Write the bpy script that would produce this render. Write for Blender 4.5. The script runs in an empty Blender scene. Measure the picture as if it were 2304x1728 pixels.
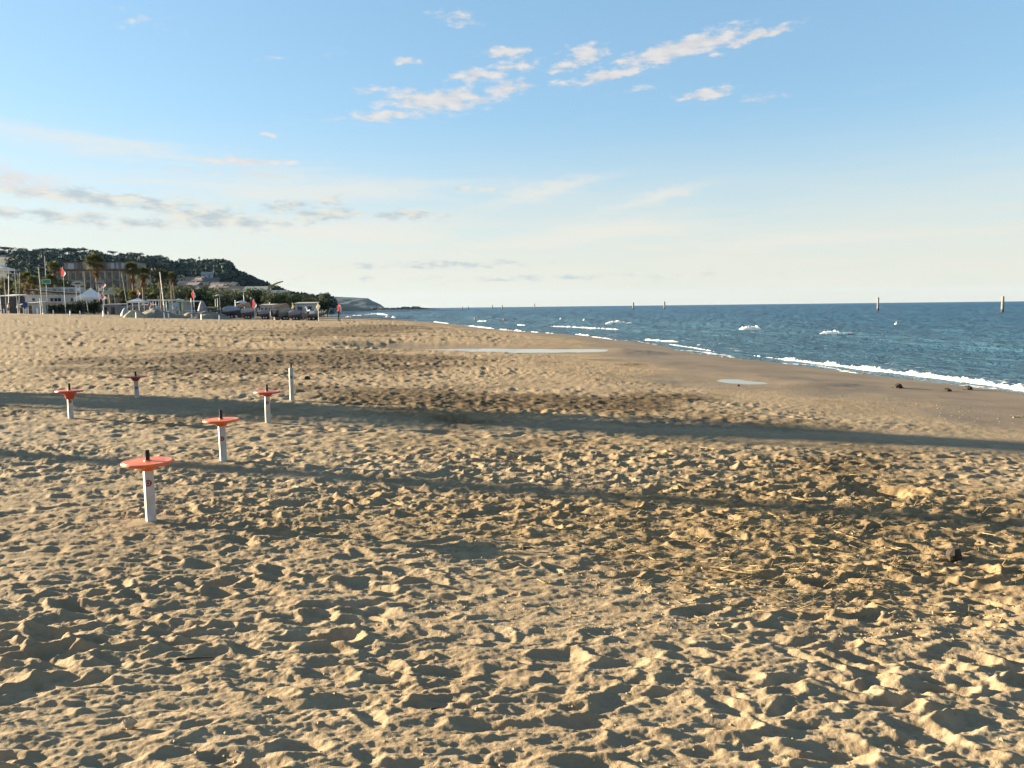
import bpy, math, random
import numpy as np
from mathutils import Vector, Matrix

random.seed(7)
RNG = np.random.default_rng(11)
SC = bpy.context.scene
COL = SC.collection
R = math.radians

# ------------------------------------------------------------------ camera
F, CX, CY = 1730.0, 1152.0, 864.0          # focal length and centre in photograph pixels
CAM_Z, PITCH, ROLL = 1.65, R(5.74), R(0.65)
cam_d = bpy.data.cameras.new("camera")
cam = bpy.data.objects.new("camera", cam_d)
COL.objects.link(cam)
cam_d.sensor_width = 36.0
cam_d.lens = F / 2304.0 * 36.0
cam_d.clip_start, cam_d.clip_end = 0.05, 30000.0
fwd = Vector((0, math.cos(PITCH), -math.sin(PITCH)))
up0 = Vector((0, math.sin(PITCH), math.cos(PITCH)))
rt0 = Vector((1, 0, 0))
RT = rt0 * math.cos(ROLL) - up0 * math.sin(ROLL)
UP = up0 * math.cos(ROLL) + rt0 * math.sin(ROLL)
m = Matrix((RT, UP, -fwd)).transposed().to_4x4()
m.translation = (0, 0, CAM_Z)
cam.matrix_world = m
SC.camera = cam

# ------------------------------------------------------------------ light and exposure
SUN_LEFT, SUN_EL = 75.0, 11.0              # degrees left of straight ahead, degrees up
sx, sy = -math.sin(R(SUN_LEFT)), math.cos(R(SUN_LEFT))
sun_dir = Vector((sx * math.cos(R(SUN_EL)), sy * math.cos(R(SUN_EL)), math.sin(R(SUN_EL))))
sd_ = bpy.data.lights.new("sun", 'SUN')
sd_.energy, sd_.angle, sd_.color = 5.0, R(0.53), (1.0, 0.88, 0.63)
sun = bpy.data.objects.new("sun", sd_)
COL.objects.link(sun)
sun.rotation_euler = sun_dir.to_track_quat('Z', 'Y').to_euler()
SC.view_settings.view_transform = 'Standard'
SC.view_settings.look = 'None'
SC.view_settings.exposure = 2.42
SC.view_settings.gamma = 1.0
SC.view_settings.use_curve_mapping = False
SC.cycles.use_denoising = True
try:
    SC.cycles.denoiser = 'OPENIMAGEDENOISE'
    SC.cycles.denoising_input_passes = 'RGB_ALBEDO_NORMAL'
    SC.cycles.denoising_prefilter = 'ACCURATE'
except Exception:
    pass
SC.cycles.max_bounces = 5
SC.cycles.diffuse_bounces = 2
SC.cycles.glossy_bounces = 3
SC.cycles.transmission_bounces = 3
SC.cycles.volume_bounces = 0
SC.cycles.transparent_max_bounces = 4
SC.cycles.sample_clamp_indirect = 6.0
SKY_STRENGTH = 0.05


def pix_dir(u, v):
    return (RT * ((u - CX) / F) - UP * ((v - CY) / F) + fwd)


def az_el(u, v):
    d = pix_dir(u, v).normalized()
    return math.degrees(math.atan2(d.x, d.y)), math.degrees(math.asin(d.z))


# ------------------------------------------------------------------ world: Nishita sky with a thin cloud layer
class NT:
    """tiny helper round a node tree"""
    def __init__(s, tree):
        s.t, s.n, s.l = tree, tree.nodes, tree.links

    def add(s, typ, **kw):
        n = s.n.new(typ)
        for k, v in kw.items():
            setattr(n, k, v)
        return n

    def put(s, sock, v):
        if v is None:
            return
        if hasattr(v, 'is_output'):
            s.l.new(v, sock)
        elif hasattr(v, 'outputs'):
            s.l.new(v.outputs[0], sock)
        else:
            sock.default_value = v

    def math(s, op, a, b=None, c=None, clamp=False):
        n = s.add('ShaderNodeMath', operation=op, use_clamp=clamp)
        for i, v in enumerate((a, b, c)):
            s.put(n.inputs[i], v)
        return n.outputs[0]

    def vmath(s, op, a, b=None):
        n = s.add('ShaderNodeVectorMath', operation=op)
        s.put(n.inputs[0], a)
        s.put(n.inputs[1], b)
        return n.outputs['Value'] if op in ('LENGTH', 'DOT_PRODUCT', 'DISTANCE') else n.outputs[0]

    def noise(s, vec, scale, detail=3.0, rough=0.55, dist=0.0, dims='3D'):
        n = s.add('ShaderNodeTexNoise', noise_dimensions=dims)
        if vec is not None:
            s.put(n.inputs['Vector'], vec)
        n.inputs['Scale'].default_value = scale
        n.inputs['Detail'].default_value = detail
        n.inputs['Roughness'].default_value = rough
        n.inputs['Distortion'].default_value = dist
        return n

    def mixc(s, fac, a, b, blend='MIX'):
        n = s.add('ShaderNodeMix', data_type='RGBA', blend_type=blend)
        s.put(n.inputs['Factor'], fac)
        s.put(n.inputs[6], a)
        s.put(n.inputs[7], b)
        return n.outputs[2]

    def range(s, v, a, b, c=0.0, d=1.0, smooth=True):
        n = s.add('ShaderNodeMapRange', interpolation_type='SMOOTHSTEP' if smooth else 'LINEAR')
        s.put(n.inputs['Value'], v)
        n.inputs['From Min'].default_value = a
        n.inputs['From Max'].default_value = b
        n.inputs['To Min'].default_value = c
        n.inputs['To Max'].default_value = d
        return n.outputs[0]


SKY_G, SKY_SAT, SKY_MUL = 0.53, 1.14, (4.05, 4.10, 4.06)


def build_world():
    w = bpy.data.worlds.new("World")
    SC.world = w
    w.use_nodes = True
    t = NT(w.node_tree)
    t.n.clear()
    sky = t.add('ShaderNodeTexSky', sky_type='NISHITA')
    sky.sun_disc = False
    sky.sun_elevation = R(SUN_EL)
    sky.sun_rotation = R(-SUN_LEFT)
    sky.air_density = 1.1
    sky.dust_density = 0.35
    sky.ozone_density = 4.6
    tc = t.add('ShaderNodeTexCoord')
    sep = t.add('ShaderNodeSeparateXYZ')
    t.put(sep.inputs[0], tc.outputs['Generated'])
    az = t.math('MULTIPLY', t.math('ARCTAN2', sep.outputs[0], sep.outputs[1]), 57.29578)
    el = t.math('MULTIPLY', t.math('ARCSINE', sep.outputs[2]), 57.29578)
    cmb = t.add('ShaderNodeCombineXYZ')
    t.put(cmb.inputs[0], az)
    t.put(cmb.inputs[1], el)
    P = cmb.outputs[0]
    # wobble that tears the outlines of the clouds
    str1 = t.vmath('MULTIPLY', P, (0.45, 1.15, 1.0))
    nz = t.noise(str1, 1.3, 5.0, 0.65)
    wob = t.vmath('MULTIPLY', t.vmath('SUBTRACT', nz.outputs['Color'], (0.5, 0.5, 0.5)), (2.6, 1.1, 0.0))
    PW = t.vmath('ADD', P, wob)
    fb = t.noise(t.vmath('MULTIPLY', P, (0.7, 1.7, 1.0)), 1.15, 7.0, 0.58).outputs['Fac']

    def chain(lst):
        acc = None
        for (u, v, hw, hh, op, tilt) in lst:
            k = 1.0416
            a0, e0 = az_el(u * k, v * k)
            mp = t.add('ShaderNodeMapping', vector_type='TEXTURE')
            t.put(mp.inputs['Vector'], PW)
            mp.inputs['Location'].default_value = (a0, e0, 0)
            mp.inputs['Rotation'].default_value = (0, 0, R(tilt))
            mp.inputs['Scale'].default_value = (hw * 1.2 * k / F * 57.3, max(hh, 4) * 1.3 * k / F * 57.3, 1)
            ln = t.vmath('LENGTH', mp.outputs[0])
            val = t.math('MULTIPLY_ADD', ln, -op, op)          # op*(1-len)
            acc = val if acc is None else t.math('MAXIMUM', acc, val)
        return acc

    white = [(990, 38, 48, 10, .55, -4), (878, 133, 30, 7, .8, 0), (1095, 112, 60, 11, .9, 2), (1110, 142, 50, 11, .8, 0),
             (1030, 163, 55, 12, .95, 2), (1100, 190, 50, 15, .9, 4), (950, 216, 130, 19, 1.1, 2), (830, 250, 95, 10, .8, 2),
             (905, 205, 70, 9, .7, 4), (1265, 118, 50, 16, .9, 5), (1220, 142, 55, 9, .7, 3), (1210, 181, 22, 7, .8, 0),
             (1320, 162, 85, 11, 1.0, 8), (1350, 134, 22, 8, .7, 0), (1470, 104, 145, 17, 1.1, 9), (1630, 78, 95, 9, .85, 9),
             (1550, 120, 28, 5, .5, 0), (1528, 203, 55, 10, .9, 6), (1650, 212, 32, 6, .4, 0), (585, 292, 22, 5, .6, 0),
             (540, 348, 115, 7, .7, 1), (420, 372, 65, 4, .5, 0), (565, 379, 55, 5, .6, 0), (310, 45, 34, 9, .2, 0),
             (595, 126, 20, 4, .3, 0), (25, 388, 80, 20, .8, -4), (820, 195, 40, 8, .5, 5), (965, 244, 30, 4, .5, 0),
             (1370, 195, 40, 5, .3, 4), (715, 115, 20, 5, .2, 0)]
    grey = [(710, 433, 40, 7, .55, 0), (700, 464, 95, 13, .8, 0), (875, 463, 75, 9, .75, -2), (480, 474, 130, 14, .85, -3),
            (220, 428, 260, 11, .7, -2), (380, 452, 170, 11, .6, -3), (100, 465, 140, 10, .55, -2), (950, 573, 190, 6, .6, 1),
            (1150, 600, 300, 5, .35, 0), (1030, 408, 46, 4, .45, 0), (620, 445, 60, 9, .6, 0), (300, 485, 150, 8, .5, 0)]
    cirrus = [(1180, 410, 150, 15, .55, 10), (1400, 430, 130, 13, .5, 12), (1270, 505, 330, 26, .5, 4),
              (700, 410, 420, 24, .45, 0), (250, 320, 330, 20, .35, -4), (1700, 520, 300, 18, .3, 0), (700, 500, 420, 30, .45, 0)]
    mw = chain(white)
    mg = chain(grey)
    mc = chain(cirrus)
    # scattered small clouds everywhere else in the sky, so that it goes on outside the frame
    far_n = t.noise(t.vmath('MULTIPLY', P, (0.05, 0.22, 1.0)), 1.0, 5.0, 0.6).outputs['Fac']
    behind = t.range(t.math('ABSOLUTE', az), 38.0, 55.0)
    sc_ = t.math('MULTIPLY', t.range(far_n, 0.62, 0.74), behind)
    dw = t.range(t.math('ADD', mw, t.math('MULTIPLY', t.math('SUBTRACT', fb, 0.5), 2.2)), -0.04, 0.75)
    dw = t.math('MAXIMUM', dw, t.math('MULTIPLY', sc_, 0.7))
    dg = t.range(t.math('ADD', mg, t.math('MULTIPLY', t.math('SUBTRACT', fb, 0.5), 1.9)), -0.08, 0.6)
    wisp = t.noise(t.vmath('MULTIPLY', P, (0.06, 0.65, 1.0)), 1.6, 5.0, 0.6, 0.4).outputs['Fac']
    dc = t.math('MULTIPLY', t.range(t.math('ADD', mc, t.math('MULTIPLY', t.math('SUBTRACT', wisp, 0.5), 0.8)), -0.08, 0.5), 0.62)
    thin = t.math('MULTIPLY', t.math('MULTIPLY', t.range(wisp, 0.5, 0.75), t.range(el, 0.5, 4.0)), t.range(el, 16.0, 8.0))
    veil = t.math('MULTIPLY', t.range(el, 14.0, 1.0), t.range(wisp, 0.2, 0.8, 0.65, 0.98))
    cir = dc
    dc = t.math('MAXIMUM', t.math('MULTIPLY', thin, 0.22), veil)
    # the clouds are lit by the sun: a little brighter than the air beside them
    # the whole sky evenly compressed, as the camera's tone curve does
    gm = t.add('ShaderNodeGamma')
    t.put(gm.inputs['Color'], t.vmath('MULTIPLY', sky.outputs[0], (.2, .2, .2)))
    gm.inputs['Gamma'].default_value = SKY_G
    hs = t.add('ShaderNodeHueSaturation')
    t.put(hs.inputs['Color'], gm.outputs[0])
    hs.inputs['Saturation'].default_value = SKY_SAT
    skyc = t.vmath('MULTIPLY', hs.outputs[0], SKY_MUL)
    # photo colour of the air is a little greener at the horizon
    cw = t.mixc(t.range(fb, 0.35, 0.7), (CLOUD_W[0] * .84, CLOUD_W[1] * .85, CLOUD_W[2] * .88, 1), (*CLOUD_W, 1))
    c1 = t.mixc(dc, skyc, (*CLOUD_C, 1))
    c1 = t.mixc(cir, c1, (CLOUD_C[0] * 1.05, CLOUD_C[1] * 1.04, CLOUD_C[2] * 1.06, 1))
    n2 = t.noise(t.vmath('MULTIPLY', P, (0.5, 1.6, 1.0)), 1.0, 4.0, 0.6).outputs['Fac']
    gcol = t.mixc(t.range(n2, 0.40, 0.62), (*CLOUD_G, 1), (*CLOUD_C, 1))
    c2 = t.mixc(t.math('MULTIPLY', dg, 0.95), c1, gcol)
    c3 = t.mixc(t.math('MULTIPLY', dw, 0.84), c2, cw)
    bg = t.add('ShaderNodeBackground')
    t.put(bg.inputs['Color'], c3)
    bg.inputs['Strength'].default_value = SKY_STRENGTH
    out = t.add('ShaderNodeOutputWorld')
    t.put(out.inputs['Surface'], bg.outputs[0])
    w.cycles.sampling_method = 'MANUAL'
    w.cycles.sample_map_resolution = 1024


CLOUD_W = (3.25, 3.05, 2.88)
CLOUD_C = (3.15, 3.04, 2.66)
CLOUD_G = (2.0, 2.28, 2.42)
build_world()

# ------------------------------------------------------------------ numpy noise
PERM = RNG.permutation(512)
PERM = np.concatenate([PERM, PERM])
GA = RNG.uniform(0, 2 * np.pi, 512)
GXT, GYT = np.cos(GA), np.sin(GA)


def perlin(x, y, seed=0):
    xi, yi = np.floor(x).astype(np.int64), np.floor(y).astype(np.int64)
    xf, yf = x - xi, y - yi
    u = xf * xf * xf * (xf * (xf * 6 - 15) + 10)
    v = yf * yf * yf * (yf * (yf * 6 - 15) + 10)

    def g(ix, iy, fx, fy):
        h = PERM[(PERM[(ix + seed * 37) & 511] + iy) & 511]
        return GXT[h] * fx + GYT[h] * fy
    a = g(xi, yi, xf, yf)
    b = g(xi + 1, yi, xf - 1, yf)
    c = g(xi, yi + 1, xf, yf - 1)
    d = g(xi + 1, yi + 1, xf - 1, yf - 1)
    return (a + u * (b - a)) * (1 - v) + (c + u * (d - c)) * v * 1.0


def fbm(x, y, oct=4, seed=0, gain=0.5):
    r, a, f = 0, 1.0, 1.0
    for i in range(oct):
        cs, sn = math.cos(0.7 * i + .3), math.sin(0.7 * i + .3)
        r = r + a * perlin((x * cs - y * sn) * f + 17.3 * i, (x * sn + y * cs) * f - 9.1 * i, seed + i)
        a *= gain
        f *= 2.03
    return r


def sstep(a, b, x):
    t = np.clip((x - a) / (b - a), 0, 1)
    return t * t * (3 - 2 * t)


# ------------------------------------------------------------------ lie of the land
WATER_Z = -0.6


def ray_z(u, v, z):
    d = pix_dir(u, v)
    k = (z - CAM_Z) / d.z
    return np.array((d.x * k, d.y * k))


SHORE_PX = [(2304, 887), (2150, 869), (2000, 851), (1860, 832), (1740, 815), (1620, 802), (1530, 790), (1440, 772), (1345, 760), (1250, 751), (1180, 746), (1100, 739), (1030, 731), (960, 724), (880, 717), (740, 713.5)]
SHORE = np.array([(50, -90), (26, -21), (18.6, 2.0)] + [tuple(ray_z(u, v, WATER_Z)) for u, v in SHORE_PX] +
                 [(-84, 350), (-142, 600), (-195, 900), (-212, 1100), (-285, 1500), (-420, 2500), (-900, 2800), (-5000, 3500)], float)


def seg_dist(x, y, a, b):
    dx, dy = b[0] - a[0], b[1] - a[1]
    t = np.clip(((x - a[0]) * dx + (y - a[1]) * dy) / (dx * dx + dy * dy), 0, 1)
    px, py = x - (a[0] + t * dx), y - (a[1] + t * dy)
    return np.hypot(px, py), dx * (y - a[1]) - dy * (x - a[0])


def shore_s(x, y):
    """distance inland from the water's edge (negative out at sea)"""
    x, y = np.asarray(x, float), np.asarray(y, float)
    best = np.full(np.broadcast(x, y).shape, 1e9)
    sg = np.ones_like(best)
    for i in range(len(SHORE) - 1):
        d, c = seg_dist(x, y, SHORE[i], SHORE[i + 1])
        k = d < best
        best = np.where(k, d, best)
        sg = np.where(k, np.where(c >= 0, 1.0, -1.0), sg)
    return best * sg


ZS = np.array([(-4000, -9), (-60, -3.0), (-8, -1.0), (0, -.60), (10, -.15), (18, 0), (24, .12), (31, .3), (54, 1.3), (70, 1.55), (200, 2.0), (9000, 4.0)])


def macro0(x, y):
    return np.interp(shore_s(x, y), ZS[:, 0], ZS[:, 1])


def poly_sd(x, y, poly):
    best = np.full(x.shape, 1e9)
    ins = np.zeros(x.shape, bool)
    n = len(poly)
    for i in range(n):
        a, b = poly[i], poly[(i + 1) % n]
        d, _ = seg_dist(x, y, a, b)
        best = np.minimum(best, d)
        c = ((a[1] > y) != (b[1] > y)) & (x < (b[0] - a[0]) * (y - a[1]) / (b[1] - a[1] + 1e-12) + a[0])
        ins ^= c
    return np.where(ins, -best, best)


POOL_PX = [
    ([(868, 786), (930, 783), (1020, 783), (1150, 785), (1250, 786), (1320, 785.5), (1350, 786), (1365, 787.5), (1345, 791), (1300, 793), (1200, 793.5), (1080, 792.5), (985, 790.5), (925, 788.5)],
     'long shallow pool of water lying across the beach'),
    ([(1603, 856), (1616, 853), (1655, 854), (1704, 862), (1690, 865), (1640, 864.5), (1612, 862)], 'small oval puddle on the wet sand'),
]
POOLS = []
for px, lab in POOL_PX:
    cu, cv = np.mean([p[0] for p in px]), np.mean([p[1] for p in px])
    z = -0.35
    for _ in range(8):
        c = ray_z(cu, cv, z)
        z = float(macro0(c[0], c[1])) - (0.13 if cu < 1500 else 0.03)
    z = max(z, WATER_Z + 0.05)
    POOLS.append((np.array([ray_z(u, v, z) for u, v in px]), z, lab))


def macro(x, y, detail=False):
    x, y = np.asarray(x, float), np.asarray(y, float)
    s = shore_s(x, y)
    z = np.interp(s, ZS[:, 0], ZS[:, 1])
    pw = np.zeros(z.shape)
    for poly, zp, _ in POOLS:
        near = (np.abs(x - poly[:, 0].mean()) < np.ptp(poly[:, 0]) + 5) & (np.abs(y - poly[:, 1].mean()) < np.ptp(poly[:, 1]) + 5)
        if not near.any():
            continue
        xs, ys = x[near], y[near]
        sd = poly_sd(xs, ys, poly) + 0.5 * fbm(xs * 0.7, ys * 0.7, 4, 40)
        tgt = zp + np.clip(sd * 0.03, -0.06, 0.035)
        w = 1 - sstep(0.6, 3.0, sd)
        zz = z[near]
        z[near] = zz * (1 - w) + tgt * w
        pw[near] = np.maximum(pw[near], w)
    return (z, s, pw) if detail else z


def macro1(x, y):
    return float(macro(np.array([x]), np.array([y]))[0])


def ground_at(u, v):
    z = 0.0
    for _ in range(12):
        p = ray_z(u, v, z)
        z = macro1(p[0], p[1])
    return Vector((p[0], p[1], z))


def at_depth(u, D):
    """point on the ground in the direction of column u, D metres ahead"""
    d = pix_dir(u, 690)
    k = D / d.y
    x, y = d.x * k, D
    return Vector((x, y, macro1(x, y)))


def z_at(u, v, D):
    d = pix_dir(u, v)
    return CAM_Z + d.z * D / d.y


# ------------------------------------------------------------------ relief of the trodden sand
def rough_map(x, y):
    s = shore_s(x, y)
    n = fbm(x / 3.1, y / 1.9, 3, 5)
    r = 1.06 + 0.85 * n
    # churned bands seen in the photograph: centre, half size
    for (u, v, hw, hh, amt) in ((720, 812, 330, 30, 1.1), (1050, 905, 560, 34, 1.0), (1600, 1090, 650, 110, .45), (1500, 1010, 500, 60, .3), (760, 730, 190, 16, .6)):
        c = ray_z(u, v, 0.0)
        hx = hw / F * c[1]
        hy = abs(ray_z(u, v - hh, 0.0)[1] - ray_z(u, v + hh, 0.0)[1]) / 2
        e = ((x - c[0]) / hx) ** 2 + ((y - c[1]) / hy) ** 2
        r = r + amt * np.exp(-e)
    # the quieter, wind-smoothed corner by the tables
    c = ray_z(150, 1260, 0)
    r = r - 0.55 * np.exp(-(((x - c[0]) / 1.6) ** 2 + ((y - c[1]) / 0.8) ** 2))
    wetw = np.interp(y, [0, 30, 46, 200], [7.0, 6.6, 3.6, 3.0])
    dry = sstep(wetw - 1.5, wetw + 3.0, s + 1.2 * n)
    # the flatter dry strip beside the wet sand
    r = r * (0.45 + 0.55 * sstep(wetw + 1.0, wetw + 6.0, s + 1.5 * n))
    return np.clip(r, 0.12, 2.0) * (0.16 + 0.84 * dry)


class Raster:
    def __init__(s, x0, x1, y0, y1, res, density, lo, hi, seed):
        s.x0, s.y0, s.res = x0, y0, res
        nx, ny = int((x1 - x0) / res) + 2, int((y1 - y0) / res) + 2
        s.nx, s.ny = nx, ny
        s.x1, s.y1 = x1, y1
        X, Y = np.meshgrid(x0 + np.arange(nx) * res, y0 + np.arange(ny) * res)
        rg = rough_map(X[::8, ::8], Y[::8, ::8])
        rg = np.repeat(np.repeat(rg, 8, 0), 8, 1)[:ny, :nx]
        h = 0.022 * fbm(X / 1.7, Y / 1.4, 2, 1) + 0.026 * fbm(X / 0.40, Y / 0.13, 3, 2, .6) * rg
        rs = np.random.default_rng(seed)
        n = int((x1 - x0) * (y1 - y0) * density)
        pxs, pys = rs.uniform(x0, x1, n), rs.uniform(y0, y1, n)
        rr = rough_map(pxs, pys)
        keep = rs.uniform(0, 1, n) < np.clip(rr * 1.3, 0.03, 1)
        for px, py, rk in zip(pxs[keep], pys[keep], rr[keep]):
            L = rs.uniform(lo, hi)
            W = L * rs.uniform(0.27, 0.48)
            a = rs.normal(-0.04, 0.33)
            dep = (0.20 + 0.28 * rs.random()) * W * min(rk, 1.8) * 1.25
            win = L * 1.7
            i0, i1 = int((px - win - x0) / res), int((px + win - x0) / res) + 2
            j0, j1 = int((py - win - y0) / res), int((py + win - y0) / res) + 2
            if i0 < 0 or j0 < 0 or i1 >= nx or j1 >= ny:
                continue
            gx, gy = X[j0:j1, i0:i1] - px, Y[j0:j1, i0:i1] - py
            ca, sa = math.cos(a), math.sin(a)
            ex, ey = (gx * ca + gy * sa) / L, (-gx * sa + gy * ca) / W
            th = np.arctan2(ey, ex)
            e = np.hypot(ex, ey) * (1 + 0.13 * np.sin(2 * th + rs.uniform(0, 6)) + 0.10 * np.sin(3 * th + rs.uniform(0, 6)))
            sub = h[j0:j1, i0:i1]
            z0 = sub[sub.shape[0] // 2, sub.shape[1] // 2] * 0.6
            pit = z0 - dep + dep * 1.25 * e ** 1.7
            new = np.where(e < 1.25, np.minimum(sub, pit), sub)
            side = 1 + 0.8 * np.cos(th - rs.uniform(0, 6))
            new += dep * 0.38 * side * np.exp(-((e - 1.16) / 0.17) ** 2)
            h[j0:j1, i0:i1] = new
        # dry sand slumps a little: round off the sharpest crests
        for _ in range(2 if res < .01 else 1 if res < .05 else 0):
            for ax in (0, 1):
                h = .25 * np.roll(h, 1, ax) + .5 * h + .25 * np.roll(h, -1, ax)
        s.h = h
        s.rg = rg

    def weight(s, x, y, m):
        d = np.minimum(np.minimum(x - s.x0, s.x1 - x), np.minimum(y - s.y0, s.y1 - y)) - 3 * s.res
        return np.clip(d / m, 0, 1)

    def sample(s, x, y):
        fx = np.clip((x - s.x0) / s.res, 0, s.nx - 2.001)
        fy = np.clip((y - s.y0) / s.res, 0, s.ny - 2.001)
        i, j = fx.astype(int), fy.astype(int)
        u, v = fx - i, fy - j
        h = s.h
        return (h[j, i] * (1 - u) + h[j, i + 1] * u) * (1 - v) + (h[j + 1, i] * (1 - u) + h[j + 1, i + 1] * u) * v


R_FAR = Raster(-100, 50, 24, 135, 0.09, 3.0, 0.16, 0.36, 3)
R_MID = Raster(-30, 26, 7.5, 30, 0.024, 26.0, 0.06, 0.165, 4)
R_NEAR = Raster(-9, 9, 1.2, 10, 0.0065, 50.0, 0.04, 0.155, 5)


# a dug hole with its heap, and the pits round the table posts
HOLE = ray_z(1975, 1078, 0.0)
HEAP = ray_z(2075, 1080, 0.0)


def relief(x, y):
    far = R_FAR.sample(x, y) * R_FAR.weight(x, y, 10.0) * np.interp(y, [30, 60, 110], [1.1, .9, .7])
    wm = R_MID.weight(x, y, 1.5)
    h = far * (1 - wm) + R_MID.sample(x, y) * wm
    wn = R_NEAR.weight(x, y, 1.0)
    h = h * (1 - wn) + R_NEAR.sample(x, y) * wn
    r = rough_map(x, y)
    D = np.hypot(x, y)
    f1 = fbm(x / 0.14, y / 0.05, 2, 21)
    f2 = fbm(x / 0.042, y / 0.024, 2, 25)
    h = h + r * (0.0105 * f1 * (1 - sstep(14, 30, D)) + 0.0060 * f2 * (1 - sstep(6, 12, D)))
    # wind ripples on the left
    rip = np.sin((y * 2 * np.pi + 2.2 * fbm(x / .5, y / .5, 2, 31)) / 0.075 * 1.0)
    h = h + 0.0022 * rip * sstep(0.0, -1.5, x) * (1 - sstep(7, 11, D)) * np.clip(1.3 - r, 0, 1)
    e = ((x - HOLE[0]) / 0.25) ** 2 + ((y - HOLE[1]) / 0.21) ** 2
    h = h - 0.19 * np.exp(-e ** 1.8)
    e = ((x - HEAP[0]) / 0.22) ** 2 + ((y - HEAP[1]) / 0.16) ** 2
    h = h + 0.022 * np.exp(-e) * (1 + 1.6 * f1)
    return h


def put_attr(me, name, arr):
    a = me.attributes.new(name, 'FLOAT', 'POINT')
    a.data.foreach_set('value', np.ascontiguousarray(arr, dtype=np.float32))


def grid_mesh(name, X, Y, Z, wrap=False):
    nr, nc = X.shape
    me = bpy.data.meshes.new(name)
    co = np.stack([X, Y, Z], -1).reshape(-1, 3).astype(np.float32)
    me.vertices.add(len(co))
    me.vertices.foreach_set('co', co.ravel())
    j = np.arange(nr - 1)[:, None] * nc
    if wrap:
        i = np.arange(nc)
        i2 = (i + 1) % nc
    else:
        i = np.arange(nc - 1)
        i2 = i + 1
    q = np.stack([j + i, j + i2, j + nc + i2, j + nc + i], -1).reshape(-1, 4).astype(np.int32)
    nq = len(q)
    me.loops.add(nq * 4)
    me.loops.foreach_set('vertex_index', q.ravel())
    me.polygons.add(nq)
    me.polygons.foreach_set('loop_start', np.arange(nq, dtype=np.int32) * 4)
    me.polygons.foreach_set('use_smooth', np.ones(nq, bool))
    me.update(calc_edges=True)
    return me


# ------------------------------------------------------------------ materials
MATS = {}


def mat(name, color=(.5, .5, .5), rough=.7, var=0.0, scale=3.0, metal=0.0, bump=0.0, col2=None, spec=.3, trans=0.0, objvar=0.0):
    if name in MATS:
        return MATS[name]
    m_ = bpy.data.materials.new(name)
    m_.use_nodes = True
    t = NT(m_.node_tree)
    b = t.n['Principled BSDF']
    b.inputs['Roughness'].default_value = rough
    b.inputs['Metallic'].default_value = metal
    b.inputs['Specular IOR Level'].default_value = spec
    c = (*color, 1)
    if var or col2 or bump:
        tc = t.add('ShaderNodeTexCoord')
        n = t.noise(tc.outputs['Object'], scale, 5.0, .6)
        lo = tuple(max(0, v * (1 - var)) for v in color)
        hi = col2 if col2 else tuple(min(1, v * (1 + var)) for v in color)
        c = t.mixc(t.range(n.outputs['Fac'], .35, .68), (*lo, 1), (*hi, 1))
        if objvar:
            oi = t.add('ShaderNodeObjectInfo')
            hsv = t.add('ShaderNodeHueSaturation')
            t.put(hsv.inputs['Color'], c)
            t.put(hsv.inputs['Value'], t.range(oi.outputs['Random'], 0, 1, 1 - objvar, 1 + objvar, False))
            t.put(hsv.inputs['Hue'], t.range(oi.outputs['Random'], 0, 1, .48, .52, False))
            c = hsv.outputs[0]
        t.put(b.inputs['Base Color'], c)
        if bump:
            bp = t.add('ShaderNodeBump')
            bp.inputs['Strength'].default_value = bump
            bp.inputs['Distance'].default_value = .05
            t.put(bp.inputs['Height'], n.outputs['Fac'])
            t.put(b.inputs['Normal'], bp.outputs[0])
    else:
        b.inputs['Base Color'].default_value = c
    if trans:
        # thin leaves and cloth let a little light through
        tr = t.add('ShaderNodeBsdfTranslucent')
        if hasattr(c, 'is_output'):
            t.put(tr.inputs['Color'], c)
        else:
            tr.inputs['Color'].default_value = c
        mx = t.add('ShaderNodeMixShader')
        mx.inputs[0].default_value = trans
        t.put(mx.inputs[1], b.outputs[0])
        t.put(mx.inputs[2], tr.outputs[0])
        t.put(t.n['Material Output'].inputs['Surface'], mx.outputs[0])
    MATS[name] = m_
    return m_


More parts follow.
